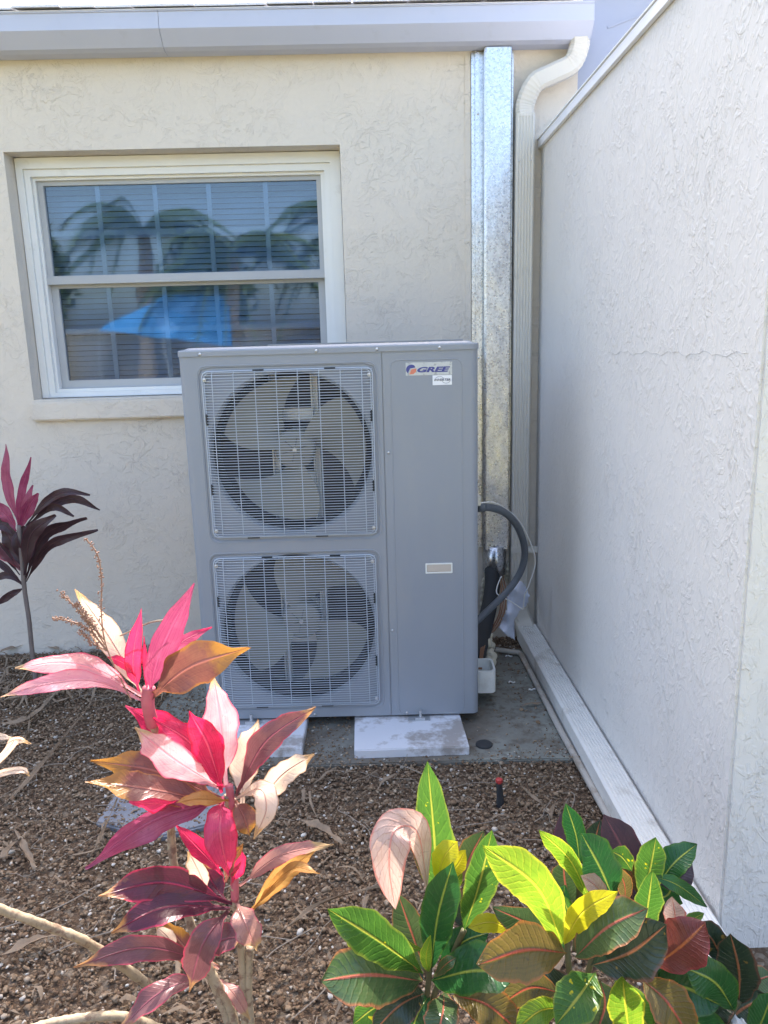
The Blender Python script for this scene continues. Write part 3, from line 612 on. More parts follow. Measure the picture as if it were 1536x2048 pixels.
# inside: coil, partition, brackets, fans
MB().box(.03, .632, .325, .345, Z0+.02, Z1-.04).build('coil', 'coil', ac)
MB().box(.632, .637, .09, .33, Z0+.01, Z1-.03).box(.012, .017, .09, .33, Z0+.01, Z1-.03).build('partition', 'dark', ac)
b = MB()
for x_ in (.262, .405):
    b.box(x_-.012, x_-.007, .20, .235, Z0+.02, Z1-.03).box(x_+.007, x_+.012, .20, .235, Z0+.02, Z1-.03).box(x_-.007, x_+.007, .228, .235, Z0+.02, Z1-.03)
for z_ in (.865, .895+.19, .27, .49): b.box(.275, .392, .205, .212, z_-.02, z_+.02)
b.build('motor_bracket', 'bracket', ac)
for fi, (cx_, cz_, r_) in enumerate(FN):
    n = 64; b = MB(); b.v = [(cx_+q*math.cos(2*PI*j/n), y_, cz_+q*math.sin(2*PI*j/n)) for q, y_ in ((r_-.0115, .024), (r_-.0115, .13), (r_-.006, .15)) for j in range(n)]; b.f = [(q*n+j, q*n+(j+1) % n, (q+1)*n+(j+1) % n, (q+1)*n+j) for q in (0, 1) for j in range(n)]; b.build('throat_shade_ring', 'dark', ac, smooth=True)  # added near-black ring: paints the throat's shade over the cabinet metal
    fm = MB(); ph = (152, 95)[fi]
    hub = MB(); c3_ = (cx_, 0, cz_)
    rs = [.066, .068, .066, .054, .010]; ys = [.15, .10, .092, .086, .083]; n = 32; k = 0
    for rr_, yy in zip(rs, ys): hub.v += [(cx_+rr_*math.cos(2*PI*j/n), yy, cz_+rr_*math.sin(2*PI*j/n)) for j in range(n)]
    for q in range(4):
        for j in range(n): hub.f.append((q*n+j, q*n+(j+1) % n, (q+1)*n+(j+1) % n, (q+1)*n+j))
    hub.f.append(tuple(range(4*n, 5*n)))
    fh = hub.build('fan', 'fan', ac, smooth=True)
    for bi in range(3):
        a0 = math.radians(ph+120*bi); bm_ = MB(); nr, na = 9, 12
        for i in range(nr):
            rr_ = .052+(r_-.030-.052)*i/(nr-1); spn = math.radians(36+32*(i/(nr-1))**.7); sweep_ = math.radians(22)*(i/(nr-1))
            for j in range(na):
                f = j/(na-1); a = a0-sweep_+(f-.5)*spn*1.35*(1-.22*(f > .5)*(i/(nr-1))**3)
                bm_.v.append((cx_+rr_*math.cos(a), .135-.055*f-.012*math.sin(f*PI), cz_+rr_*math.sin(a)))
        for i in range(nr-1):
            for j in range(na-1): bm_.f.append((i*na+j, i*na+j+1, (i+1)*na+j+1, (i+1)*na+j))
        k = len(bm_.v); bm_.v += [(x, y+.003, z) for x, y, z in bm_.v]; bm_.f += [tuple(reversed([q+k for q in f])) for f in bm_.f]
        bm_.build('blade', 'fan', fh, smooth=True)
    rbs = MB()
    for q in range(6): a = PI*q/3+.3; rbs.tube([(cx_+.010*math.cos(a), .0815, cz_+.010*math.sin(a)), (cx_+.044*math.cos(a), .0845, cz_+.044*math.sin(a))], .0016, 5)
    rbs.build('hub_rib', simple('hub_rib_dark', (.10, .10, .09), .5), fh)
    MB().disc(c3_, .007, .078, 8, .084).build('nut', 'steel', fh)
    MB().tube([(cx_, .15, cz_), (cx_, .22, cz_)], .062, 24).build('motor', 'bracket', ac, smooth=False)
# screws on the cabinet
for x_, z_, y_ in ((.072, 1.297, -.005), (.437, 1.298, -.005), (.627, 1.298, -.005), (.823, 1.298, -.005), (.655, .971, -.001), (.653, .364, -.001), (.376, .062, -.001), (.695, .060, -.001)): MB().sphere((x_, y_, z_), .0048, 10, 6, (1, .6, 1)).build('screw', 'steel', ac, smooth=True)
# handle
b = MB(); b.ring((.768, .858, .562, .597), (.7725, .8535, .5665, .5925), -.003, .002); hd = b.build('handle', 'plastic_white', ac, bevel=.001)
b = MB(); b.add([(.7727, .0, .5667), (.8533, .0, .5667), (.8533, 0, .5923), (.7727, 0, .5923), (.777, -.0024, .571), (.849, -.0008, .571), (.849, -.0008, .588), (.777, -.0024, .588)], [(0, 1, 5, 4), (1, 2, 6, 5), (2, 3, 7, 6), (3, 0, 4, 7), (4, 5, 6, 7)])
b.build('grip', simple('handle_tan', (.50, .44, .38), .5), hd)  # grip in tan, darker than its white frame
# badge: silver sticker, emblem, letters
badge = MB().box(.716, .862, -.0006, 0.0, 1.214, 1.254).build('badge', 'sticker', ac)
def text(body, size, x, z, y, mt, parent, shear=.3, bold=.0, name='lettering', width=.1):
    c = bpy.data.curves.new(name, 'FONT'); c.body = body; c.size = size; c.shear = shear; c.offset = bold; c.extrude = .00025
    o = bpy.data.objects.new(name, c); COL.objects.link(o); dg = bpy.context.evaluated_depsgraph_get(); me = bpy.data.meshes.new_from_object(o.evaluated_get(dg))
    bpy.data.objects.remove(o); xs = [v.co.x for v in me.vertices]; ys_ = [v.co.y for v in me.vertices]; wscale = width/(max(xs)-min(xs))
    for v in me.vertices: v.co = Vector((x+(v.co.x-min(xs))*wscale, y-v.co.z, z+(v.co.y-min(ys_))))
    me.materials.clear(); me.materials.append(M[mt]); q = bpy.data.objects.new(name, me); COL.objects.link(q); q.parent = parent; return q, max(xs)-min(xs)
t_, wd = text('GREE', .0215, .752, 1.2225, -.0010, 'logo_blue', badge, .28, .0010, width=.104)
em = MB(); cxe, cze, re = .7335, 1.2325, .0165
arc = [(cxe+re*1.0*math.cos(a), cze+re*.92*math.sin(a)) for a in [math.radians(x) for x in range(48, 238, 10)]]; arc += [(cxe-.004, cze+.003), (cxe+.013, cze+.006)]
em.add([(x, -.0011, z) for x, z in arc], [tuple(range(len(arc)))]); em.build('emblem', 'logo_blue', badge)
em = MB(); pp = [(cxe+.0005, cze+.0012), (cxe+.0165, cze+.003), (cxe+.0145, cze-.008), (cxe+.006, cze-.0145), (cxe-.007, cze-.0150)]
em.add([(x, -.0011, z) for x, z in pp], [tuple(range(5))]); em.build('emblem', 'logo_orange', badge)
st2 = MB().box(.800, .861, -.0006, 0, 1.182, 1.2125).build('sticker', 'sticker_white', ac)
text('INVERTER', .0098, .8045, 1.1945, -.0010, 'ink', st2, .25, .0003, width=.052)
em = MB()
for a0, a1, cx_, cz_ in ((10, 170, .822, 1.2005), (190, 350, .843, 1.1960)):
    q_ = [Vector((cx_+.0125*math.cos(math.radians(a)), -.0009, cz_+.0085*math.sin(math.radians(a)))) for a in range(a0, a1+1, 10)]; em.tube(q_, .0007, 4)
em.build('emblem', 'ink', st2)
# holding feet
for x_ in (.745, .16):
    b = MB()
    b.box(x_-.045, x_+.03, -.035, .03, .0445, .048).box(x_-.022, x_+.012, -.032, -.028, .048, .056); b.tube([(x_-.003, -.02, .04), (x_-.003, -.02, .078)], .005, 8); b.tube([(x_-.003, -.02, .048), (x_-.003, -.02, .056)], .010, 6)
    b.build('foot', 'steel', ac)
# side stub where the conduit enters, plus white valve cover
b = MB().box(W_, W_+.022, .12, .155, .762, .795).build('conduit_connector', 'bracket', ac, bevel=.002)
v0 = MB(); op = rrect(W_+.001, W_+.078, .12, .24, .022, 5); k = len(op); zc0, zc1 = .068, .152
v0.add([(x, y, zc0) for x, y in op]+[(x, y, zc1) for x, y in op]+[(x+(W_+.033-x)*.16, y+(.185-y)*.12, zc1) for x, y in op]+[(x+(W_+.033-x)*.18, y+(.185-y)*.14, zc0+.006) for x, y in op],
       [tuple(reversed(range(k)))]+[(q*k+i, q*k+(i+1) % k, (q+1)*k+(i+1) % k, (q+1)*k+i) for q in range(3) for i in range(k)]+[tuple(range(3*k, 4*k))])
v0.build('valve_cover', 'plastic_white', ac, smooth=False)
ac.rotation_euler = (0, 0, -.0281)
# ------------------------------------------------------------------ pads
for nm, (fx0, fx1, bx0, bx1), fy, lab in (('l', (.175, .348, .13, .352), -.205, 'white composite pad under the left end of the unit, half hidden by leaves'), ('r', (.500, .872, .505, .868), -.232, 'white composite pad with zinc bolt bracket under the right end of the unit')):
    o = thing('mounting_pad', ((fx0+fx1)/2, -.1, .014), lab, 'pad', 'white mounting pads')
    if nm == 'l': a = [(-.0, fy, .012), (.345, fy, .012), (.352, .34, .012), (-.01, .34, .012)]
    else: a = [(.514, fy, .012), (.884, fy-.002, .012), (.874, .34, .012), (.512, .34, .012)]
    b = MB(); b.hexa([(x, y, .0445) for x, y, z in a], [(x, y, z) for x, y, z in a]); b.build('pad', 'pad', o, bevel=.003)
# ------------------------------------------------------------------ conduit loop, cables, lines
def P3(l): return [at(x, y, Y) for x, y, Y in l]
hs = MB().tube(bez(P3([(962, 1014, .135), (985, 1016, .16), (1012, 1027, .22), (1036, 1055, .30), (1049, 1095, .36), (1046, 1130, .38), (1030, 1163, .38), (1004, 1194, .34), (975, 1222, .30), (950, 1246, .26)]), 60), .0135, 14)
tag(hs.tube(P3([(955, 1014, .13), (962, 1014, .135), (968, 1014, .14)]), .018, 12).build('conduit', 'hose', smooth=True), 'thick grey flexible conduit looping from the side of the unit to its rear', 'conduit')
cb_ = MB().tube(bez(P3([(961, 1006, .12), (986, 1005, .15), (1012, 1018, .22), (1040, 1044, .30), (1060, 1083, .36), (1070, 1115, .38), (1068, 1140, .40), (1056, 1175, .42), (1049, 1192, .44), (1047, 1218, .46)]), 60), .0026, 8)
tag(cb_.build('cable', 'cable_white', smooth=True), 'long thin white cable following the outside of the grey conduit loop', 'cable')
cb_ = MB().tube(bez(P3([(1003, 1152, .60), (996, 1168, .56), (993, 1184, .54), (1000, 1192, .52), (1020, 1202, .48), (1046, 1219, .45)]), 30), .0024, 8)
tag(cb_.build('cable', 'cable_white', smooth=True), 'short white cable hooking out of the wall opening across the cloth', 'cable')
cu = MB()
for dx in (0, 5, -4): cu.tube(bez(P3([(1001+dx, 1152, .72), (1007+dx, 1185, .62), (1003+dx, 1225, .55), (988+dx, 1256, .48), (972+dx, 1272, .40), (964+dx*.6, 1300, .30), (960+dx*.5, 1338, .2)]), 30), .0030, 8)
tag(cu.build('copper_lines', 'copper', smooth=True), 'brown copper lines dropping from the wall opening into the white cover', 'pipe')
bk = MB(); bk.tube(bez(P3([(984, 1140, .76), (985, 1170, .70), (980, 1205, .62), (972, 1240, .50), (962, 1280, .38), (950, 1300, .30)]), 20), [.036]*8+[.034]*30, 14) if False else None
q_ = bez(P3([(984, 1140, .74), (985, 1170, .68), (980, 1205, .60), (972, 1240, .50), (962, 1280, .38), (952, 1320, .30)]), 20); bk.tube(q_, .033, 14)
tag(bk.build('pipe_insulation', 'black', smooth=True), 'thick black foam pipe insulation bending down behind the unit', 'insulation')
# torn opening edge: plaster lips round the hole
fo = MB()
for i, (x_, y_) in enumerate([(972, 1152), (969, 1160), (967, 1170), (966, 1182), (965, 1195), (965, 1210), (1008, 1150), (1014, 1158), (1018, 1130), (1014, 1140), (1010, 1128), (1016, 1148), (1006, 1156)]):
    P_ = at(x_, y_, B-.01); fo.sphere(P_, random.uniform(.008, .013), 8, 6, (random.uniform(.6, 1.1), .6, random.uniform(.9, 1.6)))
tag(fo.build('plaster_patch', 'foam', smooth=True), 'rough pale plaster lip round the opening below the metal duct', 'plaster')
fo = MB()
for i in range(16): 
    t = i/15; P_ = at(975+8*t+random.uniform(-5, 5), 1268+56*t, .42-.1*t+random.uniform(-.02, .02)); fo.sphere(P_, random.uniform(.010, .019), 8, 6, (1, 1, random.uniform(.8, 1.3)))
tag(fo.build('foam_lump', 'foam', smooth=True), 'lumpy beige spray foam standing above the white valve cover', 'foam')
# cloth wrap
outl = [(1033, 1158), (1046, 1163), (1055, 1176), (1060, 1192), (1055, 1210), (1040, 1222), (1032, 1238), (1031, 1282), (1012, 1272), (995, 1252), (1006, 1232), (1013, 1214), (1012, 1195), (1020, 1175)]
def inp(x, y): return bool(inpoly(np.array([float(x)]), np.array([float(y)]), outl)[0])
cl = MB(); idx = {}
for gx_ in range(990, 1066, 3):
    for gy_ in range(1154, 1288, 3):
        if inp(gx_, gy_):
            Y = .49+.016*math.sin(gx_*.16+gy_*.05)+.012*math.sin(gx_*.05-gy_*.13)+.010*noise.noise(Vector((gx_*.06, gy_*.06, 0)))
            idx[gx_, gy_] = len(cl.v); cl.v.append(tuple(at(gx_, gy_, Y)))
for (a, b), i in list(idx.items()):
    c = [(a, b), (a+3, b), (a+3, b+3), (a, b+3)]
    if all(q in idx for q in c): cl.f.append(tuple(idx[q] for q in c))
    for tri in ([(a, b), (a+3, b), (a, b+3)], [(a+3, b), (a+3, b+3), (a, b+3)], [(a, b), (a+3, b), (a+3, b+3)], [(a, b), (a+3, b+3), (a, b+3)]):
        if all(q in idx for q in tri) and not all(q in idx for q in c): cl.f.append(tuple(idx[q] for q in tri)); break
co_ = cl.build('cloth', 'cloth', smooth=True); md = co_.modifiers.new('t', 'SOLIDIFY'); md.thickness = .002
tag(co_, 'crumpled blue grey cloth wrap hanging in the corner behind the conduit', 'cloth')
# ------------------------------------------------------------------ small things on the ground
sp_ = thing('sprinkler', tuple(atz(1000, 1612, 0)), 'short black sprinkler riser with a red cap standing in the gravel', 'sprinkler')
p_ = sp_.location; ht = .075
MB().tube([(p_.x, p_.y, 0), (p_.x, p_.y, .03), (p_.x-.003, p_.y, ht)], [.012, .0098, .009], 14).build('body', 'black', sp_)
MB().tube([(p_.x-.003, p_.y, ht), (p_.x-.003, p_.y, ht+.004), (p_.x-.003, p_.y, ht+.011), (p_.x-.003, p_.y, ht+.013)], [.009, .0105, .0095, .005], 14).build('cap', 'red_cap', sp_)
P_ = atz(968, 1490, .014); tag(MB().tube([(P_.x, P_.y, .014), (P_.x, P_.y, .019), (P_.x, P_.y, .020)], [.028, .027, .022], 24).build('round_drain', 'black'), 'round black drain cap on the slab right of the white pad', 'cap')
for (x_, y_), lb in zip(((1017, 1312), (1022, 1364), (1064, 1379)), ('white caulk crumb near the bend of the thin grey pipe', 'squiggle of dried white caulk in the middle of the slab', 'small white caulk crumb left of the ribbed ground pipe')):
    d = MB(); P_ = atz(x_, y_, .018); q_ = [P_+Vector((random.uniform(-.004, .004)+i*.006-.012, random.uniform(-.006, .006), 0)) for i in range(5)]; d.tube(bez(q_, 12), .0032, 6); tag(d.build('caulk_crumb', 'debris', smooth=True), lb, 'crumb', 'crumbs of caulk on the slab')
# ------------------------------------------------------------------ leaves
def wprof(kind, t):
    if kind == 'croton': return max(0, math.sin(PI*min(1, max(0, (t-.02)/.98))**1.15))**.72*(1 if t < .82 else 1-((t-.82)/.18)**2*.55)
    if kind == 'strap': return .16+.84*math.sin(PI*max(0, t-.12)/.88)**.8*(1-t**4*.5) if t > .12 else .16
    return (.13+.87*math.sin(PI*(max(0, (t-.14))/.86)**.85)**.95)*(1-.75*max(0, (t-.8)/.2)**1.0) if t > .14 else .13
def leaf(parent, mat, pts, wpx, kind='cord', roll=None, fold=.22, wave=.085, n=30, name='leaf', m=9):
    P = P3(pts)
    if len(P) == 2:
        d = P[1]-P[0]; sag = d.length*.07; P = [P[0], (P[0]+P[1])/2+Vector((0, -.3*sag, sag)), P[1]]
    cv = bez(P, n); nn = len(cv); mid = cv[nn//2]; view = (mid-CP).normalized()
    if roll is None: roll = random.uniform(-32, 32)
    rl = math.radians(roll); wm = wpx*pxm(mid)/max(.55, math.cos(rl)); ph = random.uniform(0, 6); fr = random.uniform(5, 9)
    b = MB(); uv = []
    for i, p in enumerate(cv):
        t = i/(nn-1); T = (cv[min(i+1, nn-1)]-cv[max(i-1, 0)]).normalized()
        s_ = T.cross(view)
        if s_.length < .15: s_ = T.cross(UP)
        s_.normalize(); nrm = s_.cross(T).normalized(); rr_ = rl+.25*math.sin(t*3+ph)
        s2 = s_*math.cos(rr_)+nrm*math.sin(rr_); n2 = -s_*math.sin(rr_)+nrm*math.cos(rr_)
        hw = wm/2*wprof(kind, t)+.0004; hw *= 1+.05*math.sin(t*17+ph)+.03*math.sin(t*41+ph*2)
        if mat in ('cream', 'brown', 'orange', 'dusty', 'mauve', 'pale'): hw *= 1+(.05+.28*max(0, t-.45))*noise.noise(Vector((t*14, ph*3, .3)))*1.6
        fl = fold*(1.25-.9*t+.35*math.sin(t*5+ph))
        for j in range(m):
            u = 2*j/(m-1)-1
            q = p+s2*u*hw*math.cos(fl)+n2*(-abs(u)*hw*math.sin(fl)*1.2+wave*wm*u*abs(u)*math.sin(fr*t*2+ph+(1.7 if u > 0 else 0)))
            b.v.append(tuple(q)); uv.append((j/(m-1), t))
    for i in range(nn-1):
        for j in range(m-1): b.f.append((i*m+j, i*m+j+1, (i+1)*m+j+1, (i+1)*m+j))
    return b.build(name, L[mat], parent, smooth=True, uv=uv)
def stem(parent, pts, rpx, mt, name='stem', rings=0):
    P = bez(P3(pts), 40); r = [rpx*pxm(p)*(1+(.14 if rings and i % 3 == 0 else 0)) for i, p in enumerate(P)]
    return MB().tube(P, r, 10).build(name, mt, parent, smooth=True)
YC = -1.28
# ---- front cordyline
c1_ = thing('cordyline', tuple(atz(478, 2110, 0)), 'pink and cream cordyline shrub with scorched brown tips in front of the unit', 'shrub')
def D(l, y0=YC): return [(a[0], a[1], y0+(a[2] if len(a) > 2 else 0)) for a in l]
C1 = [
 # top rosette
 ('cream', [(292, 1400), (245, 1320, .03), (198, 1245, .02), (150, 1178, -.02)], 50, 8), ('hot', [(278, 1385), (266, 1320), (283, 1216, -.02)], 32, 15), ('hot', [(296, 1392), (290, 1330), (288, 1272)], 9, 0),
 ('magenta', [(298, 1398), (322, 1300, -.02), (389, 1166, -.05)], 58, -12), ('hot', [(302, 1372), (350, 1295, .03), (424, 1254, .06)], 26, 25), ('brown', [(300, 1398), (378, 1335, -.03), (498, 1295, -.08)], 84, 10),
 ('pale', [(285, 1392), (200, 1342, -.03), (120, 1325, -.05), (30, 1338, -.06)], 54, 20), ('pale', [(285, 1400), (190, 1362, -.05), (95, 1368, -.09), (0, 1394, -.12)], 36, -28), ('hot', [(272, 1352), (245, 1325), (215, 1314)], 20, 10),
 # middle rosette
 ('hot', [(440, 1570), (350, 1475, .02), (251, 1412, .0)], 62, 10), ('hot', [(448, 1575), (385, 1490, .01), (305, 1436, -.01)], 52, -18), ('pale', [(440, 1575), (350, 1520, -.05), (270, 1456, -.09)], 66, 14),
 ('hot', [(445, 1585), (415, 1490, -.03), (378, 1422, -.05)], 62, -6), ('pale', [(452, 1570), (442, 1455, .02), (427, 1350, .0)], 70, 8), ('cream', [(484, 1612), (490, 1520, .03), (517, 1440, .03)], 60, -14),
 ('mauve', [(474, 1592), (530, 1485, -.03), (631, 1414, -.06)], 54, 18), ('cream', [(512, 1625), (560, 1555, -.03), (629, 1508, -.05)], 48, -10), ('brown', [(448, 1600), (320, 1545, -.02), (181, 1521, -.04)], 66, 12),
 ('brown', [(445, 1610), (310, 1580, -.05), (170, 1563, -.08)], 64, -20), ('magenta', [(450, 1600), (310, 1640, -.08), (170, 1736, -.15)], 58, 24), ('hot', [(372, 1612), (320, 1608, -.09), (258, 1604, -.12)], 30, 35),
 ('orange', [(462, 1602), (400, 1598, -.07), (352, 1606, -.1)], 26, -30), ('hot', [(446, 1592), (440, 1660, -.07), (458, 1752, -.05)], 64, 5), ('brown', [(470, 1600), (488, 1635, -.02), (500, 1672, -.03)], 50, 5),
 ('cream', [(470, 1600), (520, 1578, -.05), (532, 1620, -.08), (508, 1678, -.09)], 48, 12), ('hot', [(448, 1752), (400, 1700, -.02), (352, 1650, -.04)], 34, -15), ('brown', [(452, 1765), (462, 1725, -.03), (486, 1688, -.03)], 36, 12),
 ('hot', [(462, 1770), (478, 1735, -.04), (484, 1700, -.05)], 24, -20),
 # lower rosette
 ('dusty', [(478, 1772), (560, 1712, -.03), (666, 1688, -.06)], 32, 25), ('orange', [(495, 1830), (560, 1755, -.02), (632, 1700, -.04)], 36, -20), ('orange', [(500, 1825), (580, 1740, -.06), (640, 1748, -.1)], 22, 20),
 ('dusty', [(472, 1800), (492, 1850, -.05), (514, 1902, -.05)], 54, 0), ('maroon', [(466, 1805), (330, 1765, -.03), (198, 1792, -.08)], 66, 10), ('maroon', [(460, 1815), (330, 1815, -.05), (222, 1866, -.1)], 62, -14),
 ('mauve', [(420, 1925), (290, 1895, -.04), (147, 1934, -.09)], 46, 22), ('mauve', [(455, 1820), (405, 1890, -.05), (378, 1985, -.04)], 64, 5), ('mauve', [(400, 1905), (445, 1880, -.02), (492, 1872, -.03)], 56, 12),
 ('mauve', [(410, 1950), (320, 1985, -.05), (235, 2062, -.08)], 46, -15), ('cream', [(415, 1785), (398, 1745, -.01), (376, 1703, -.02)], 36, 10), ('cream', [(352, 1900), (335, 1875, 0), (312, 1853)], 30, 0),
 ('maroon', [(450, 1800), (425, 1765, .02), (408, 1725, .02)], 48, 0), ('brown', [(440, 1935), (380, 1905, .03), (320, 1830, .05)], 44, 20),
 ('dusty', [(440, 1960), (470, 1990, -.02), (500, 2040, -.02)], 26, 20),
]
for mt, pt, w_, ro in C1: leaf(c1_, mt, D(pt), w_, roll=ro)
stem(c1_, D([(296, 1400), (304, 1440, .01), (322, 1520, .02), (340, 1640, .03), (350, 1740, .03), (392, 1880, .02), (440, 2000, .0), (478, 2110, 0)]), 8, STEM, rings=1)
stem(c1_, D([(298, 1375), (296, 1410), (305, 1450, .01)]), 13, STEMP)
stem(c1_, D([(455, 1590), (465, 1680), (470, 1790), (482, 1900), (488, 2010), (490, 2130)]), 7, STEM, rings=1)
stem(c1_, D([(458, 1570), (466, 1640), (468, 1720), (470, 1800)]), 8, STEMP)
stem(c1_, D([(405, 1905, .01), (430, 1960), (458, 2010), (475, 2080), (480, 2120)]), 9, STEM, rings=1)
stem(c1_, D([(500, 1895), (497, 1970), (502, 2050), (505, 2120)]), 7, STEM, rings=1)
# flower stalk
pb = MB()
for pts in ([(262, 1400), (215, 1300), (203, 1230), (203, 1160), (195, 1110), (172, 1078)], [(215, 1300), (190, 1270), (160, 1225), (120, 1184)], [(212, 1300), (180, 1262), (150, 1245), (104, 1236)], [(214, 1302), (185, 1285), (160, 1262)], [(210, 1290), (178, 1240), (152, 1205)], [(208, 1280), (185, 1250), (170, 1232)]):
    P = bez(P3(D([(x, y, -.02) for x, y in pts])), 46); pb.tube(P, .0012, 5)
    for i, p in enumerate(P[int(len(P)*.3):]):
        for _ in range(3): pb.sphere(p+Vector((random.uniform(-1, 1), random.uniform(-1, 1), random.uniform(-1, 1)))*.0042, random.uniform(.0009, .0017), 5, 4)
pb.build('flower_stalk', PANI, c1_)
MB().tube(bez(P3(D([(240, 1272, .02), (300, 1245, .02), (345, 1240, .0)])), 12), .0016, 6).build('dry_stalk', STEM, c1_)
# ---- leaning canes at lower left
cn = thing('cordyline_cane', tuple(atz(300, 1970, .0)), 'pale ringed cordyline cane leaning across the lower left gravel', 'cane')
stem(cn, [(-60, 1790, -1.38), (0, 1818, -1.34), (55, 1838, -1.32), (110, 1858, -1.29), (165, 1880, -1.27), (235, 1925, -1.22), (300, 1972, -1.16)], 9, STEM, 'cane', rings=1)
cn = thing('cordyline_cane', tuple(atz(300, 2048, .0)), 'pale cut cordyline cane lying along the bottom edge of the photo', 'cane')
stem(cn, [(20, 2075, -1.34), (90, 2050, -1.32), (170, 2036, -1.30), (250, 2034, -1.27), (330, 2062, -1.24)], 9, STEM, 'cane', rings=1)
# ---- cordyline beyond the left edge
ce = thing('cordyline', tuple(atz(-140, 1900, 0)), 'straw coloured cordyline leaves reaching in at the left edge', 'shrub')
for mt, pt, w_, ro in (('cream', [(-150, 1500, 0), (-50, 1470, 0), (46, 1480, 0)], 16, 20), ('cream', [(-140, 1640, 0), (0, 1515, 0), (32, 1480, 0), (62, 1488, 0)], 20, -20), ('cream', [(-150, 1620, 0), (-20, 1555, 0), (40, 1540, 0), (60, 1552, 0)], 14, 10)): leaf(ce, mt, D(pt, -1.30), w_, roll=ro)
stem(ce, D([(-140, 1520), (-150, 1700), (-140, 1900)], -1.3), 9, STEM)
# ---- dark cordyline by the wall
yk = .30
ck = thing('cordyline', tuple(atz(75, 1392, 0)), 'slender dark leaved cordyline with magenta top leaves against the house wall', 'shrub')
K = [('magenta', [(38, 1052), (20, 990), (14, 945), (12, 888)], 21), ('magenta', [(36, 1052), (42, 990), (62, 914)], 17), ('magenta', [(36, 1055), (50, 1010), (66, 970)], 15), ('magenta', [(38, 1062), (55, 1020), (76, 986)], 24),
 ('dark', [(52, 1052, -.02), (90, 1005, -.03), (130, 984, -.04), (180, 990, -.05)], 17), ('dark', [(52, 1058), (100, 1012, .02), (150, 998, .03), (200, 1020, .04)], 19), ('dark', [(55, 1050), (105, 1014), (148, 1033)], 14),
 ('dark', [(50, 1150, -.02), (62, 1070, -.03), (112, 1030, -.05)], 30), ('dark', [(50, 1158), (90, 1070, .02), (174, 1036, .03)], 24), ('dark', [(52, 1164), (100, 1090, -.03), (196, 1060, -.05)], 20),
 ('dark', [(48, 1172), (15, 1150, .02), (-40, 1170, .04)], 16), ('dark', [(46, 1168), (0, 1128, -.02), (-50, 1110)], 15), ('dark', [(40, 1150), (5, 1100), (-30, 1070)], 18), ('dark', [(46, 1135), (25, 1085), (5, 1058)], 34), ('dark', [(46, 1130), (42, 1085), (50, 1052)], 32),
 ('magenta', [(34, 1062), (14, 1030), (-20, 1000)], 26), ('dark', [(44, 1140), (60, 1090), (55, 1050)], 26), ('mauve', [(42, 1140), (15, 1110), (-5, 1085)], 30), ('dark', [(36, 1080), (10, 1050), (-25, 1045)], 26), ('dark', [(50, 1175), (20, 1190), (-15, 1215)], 14)]
for mt, pt, w_ in K: leaf(ck, mt, D(pt, yk), w_, kind='strap', n=22, m=7, wave=.09)
stem(ck, D([(38, 1050), (44, 1120), (49, 1178), (58, 1240), (64, 1300), (75, 1392, -.02)], yk), 4.6, simple('stem_grey', (.16, .13, .12), .7, var=.3, vs=40))
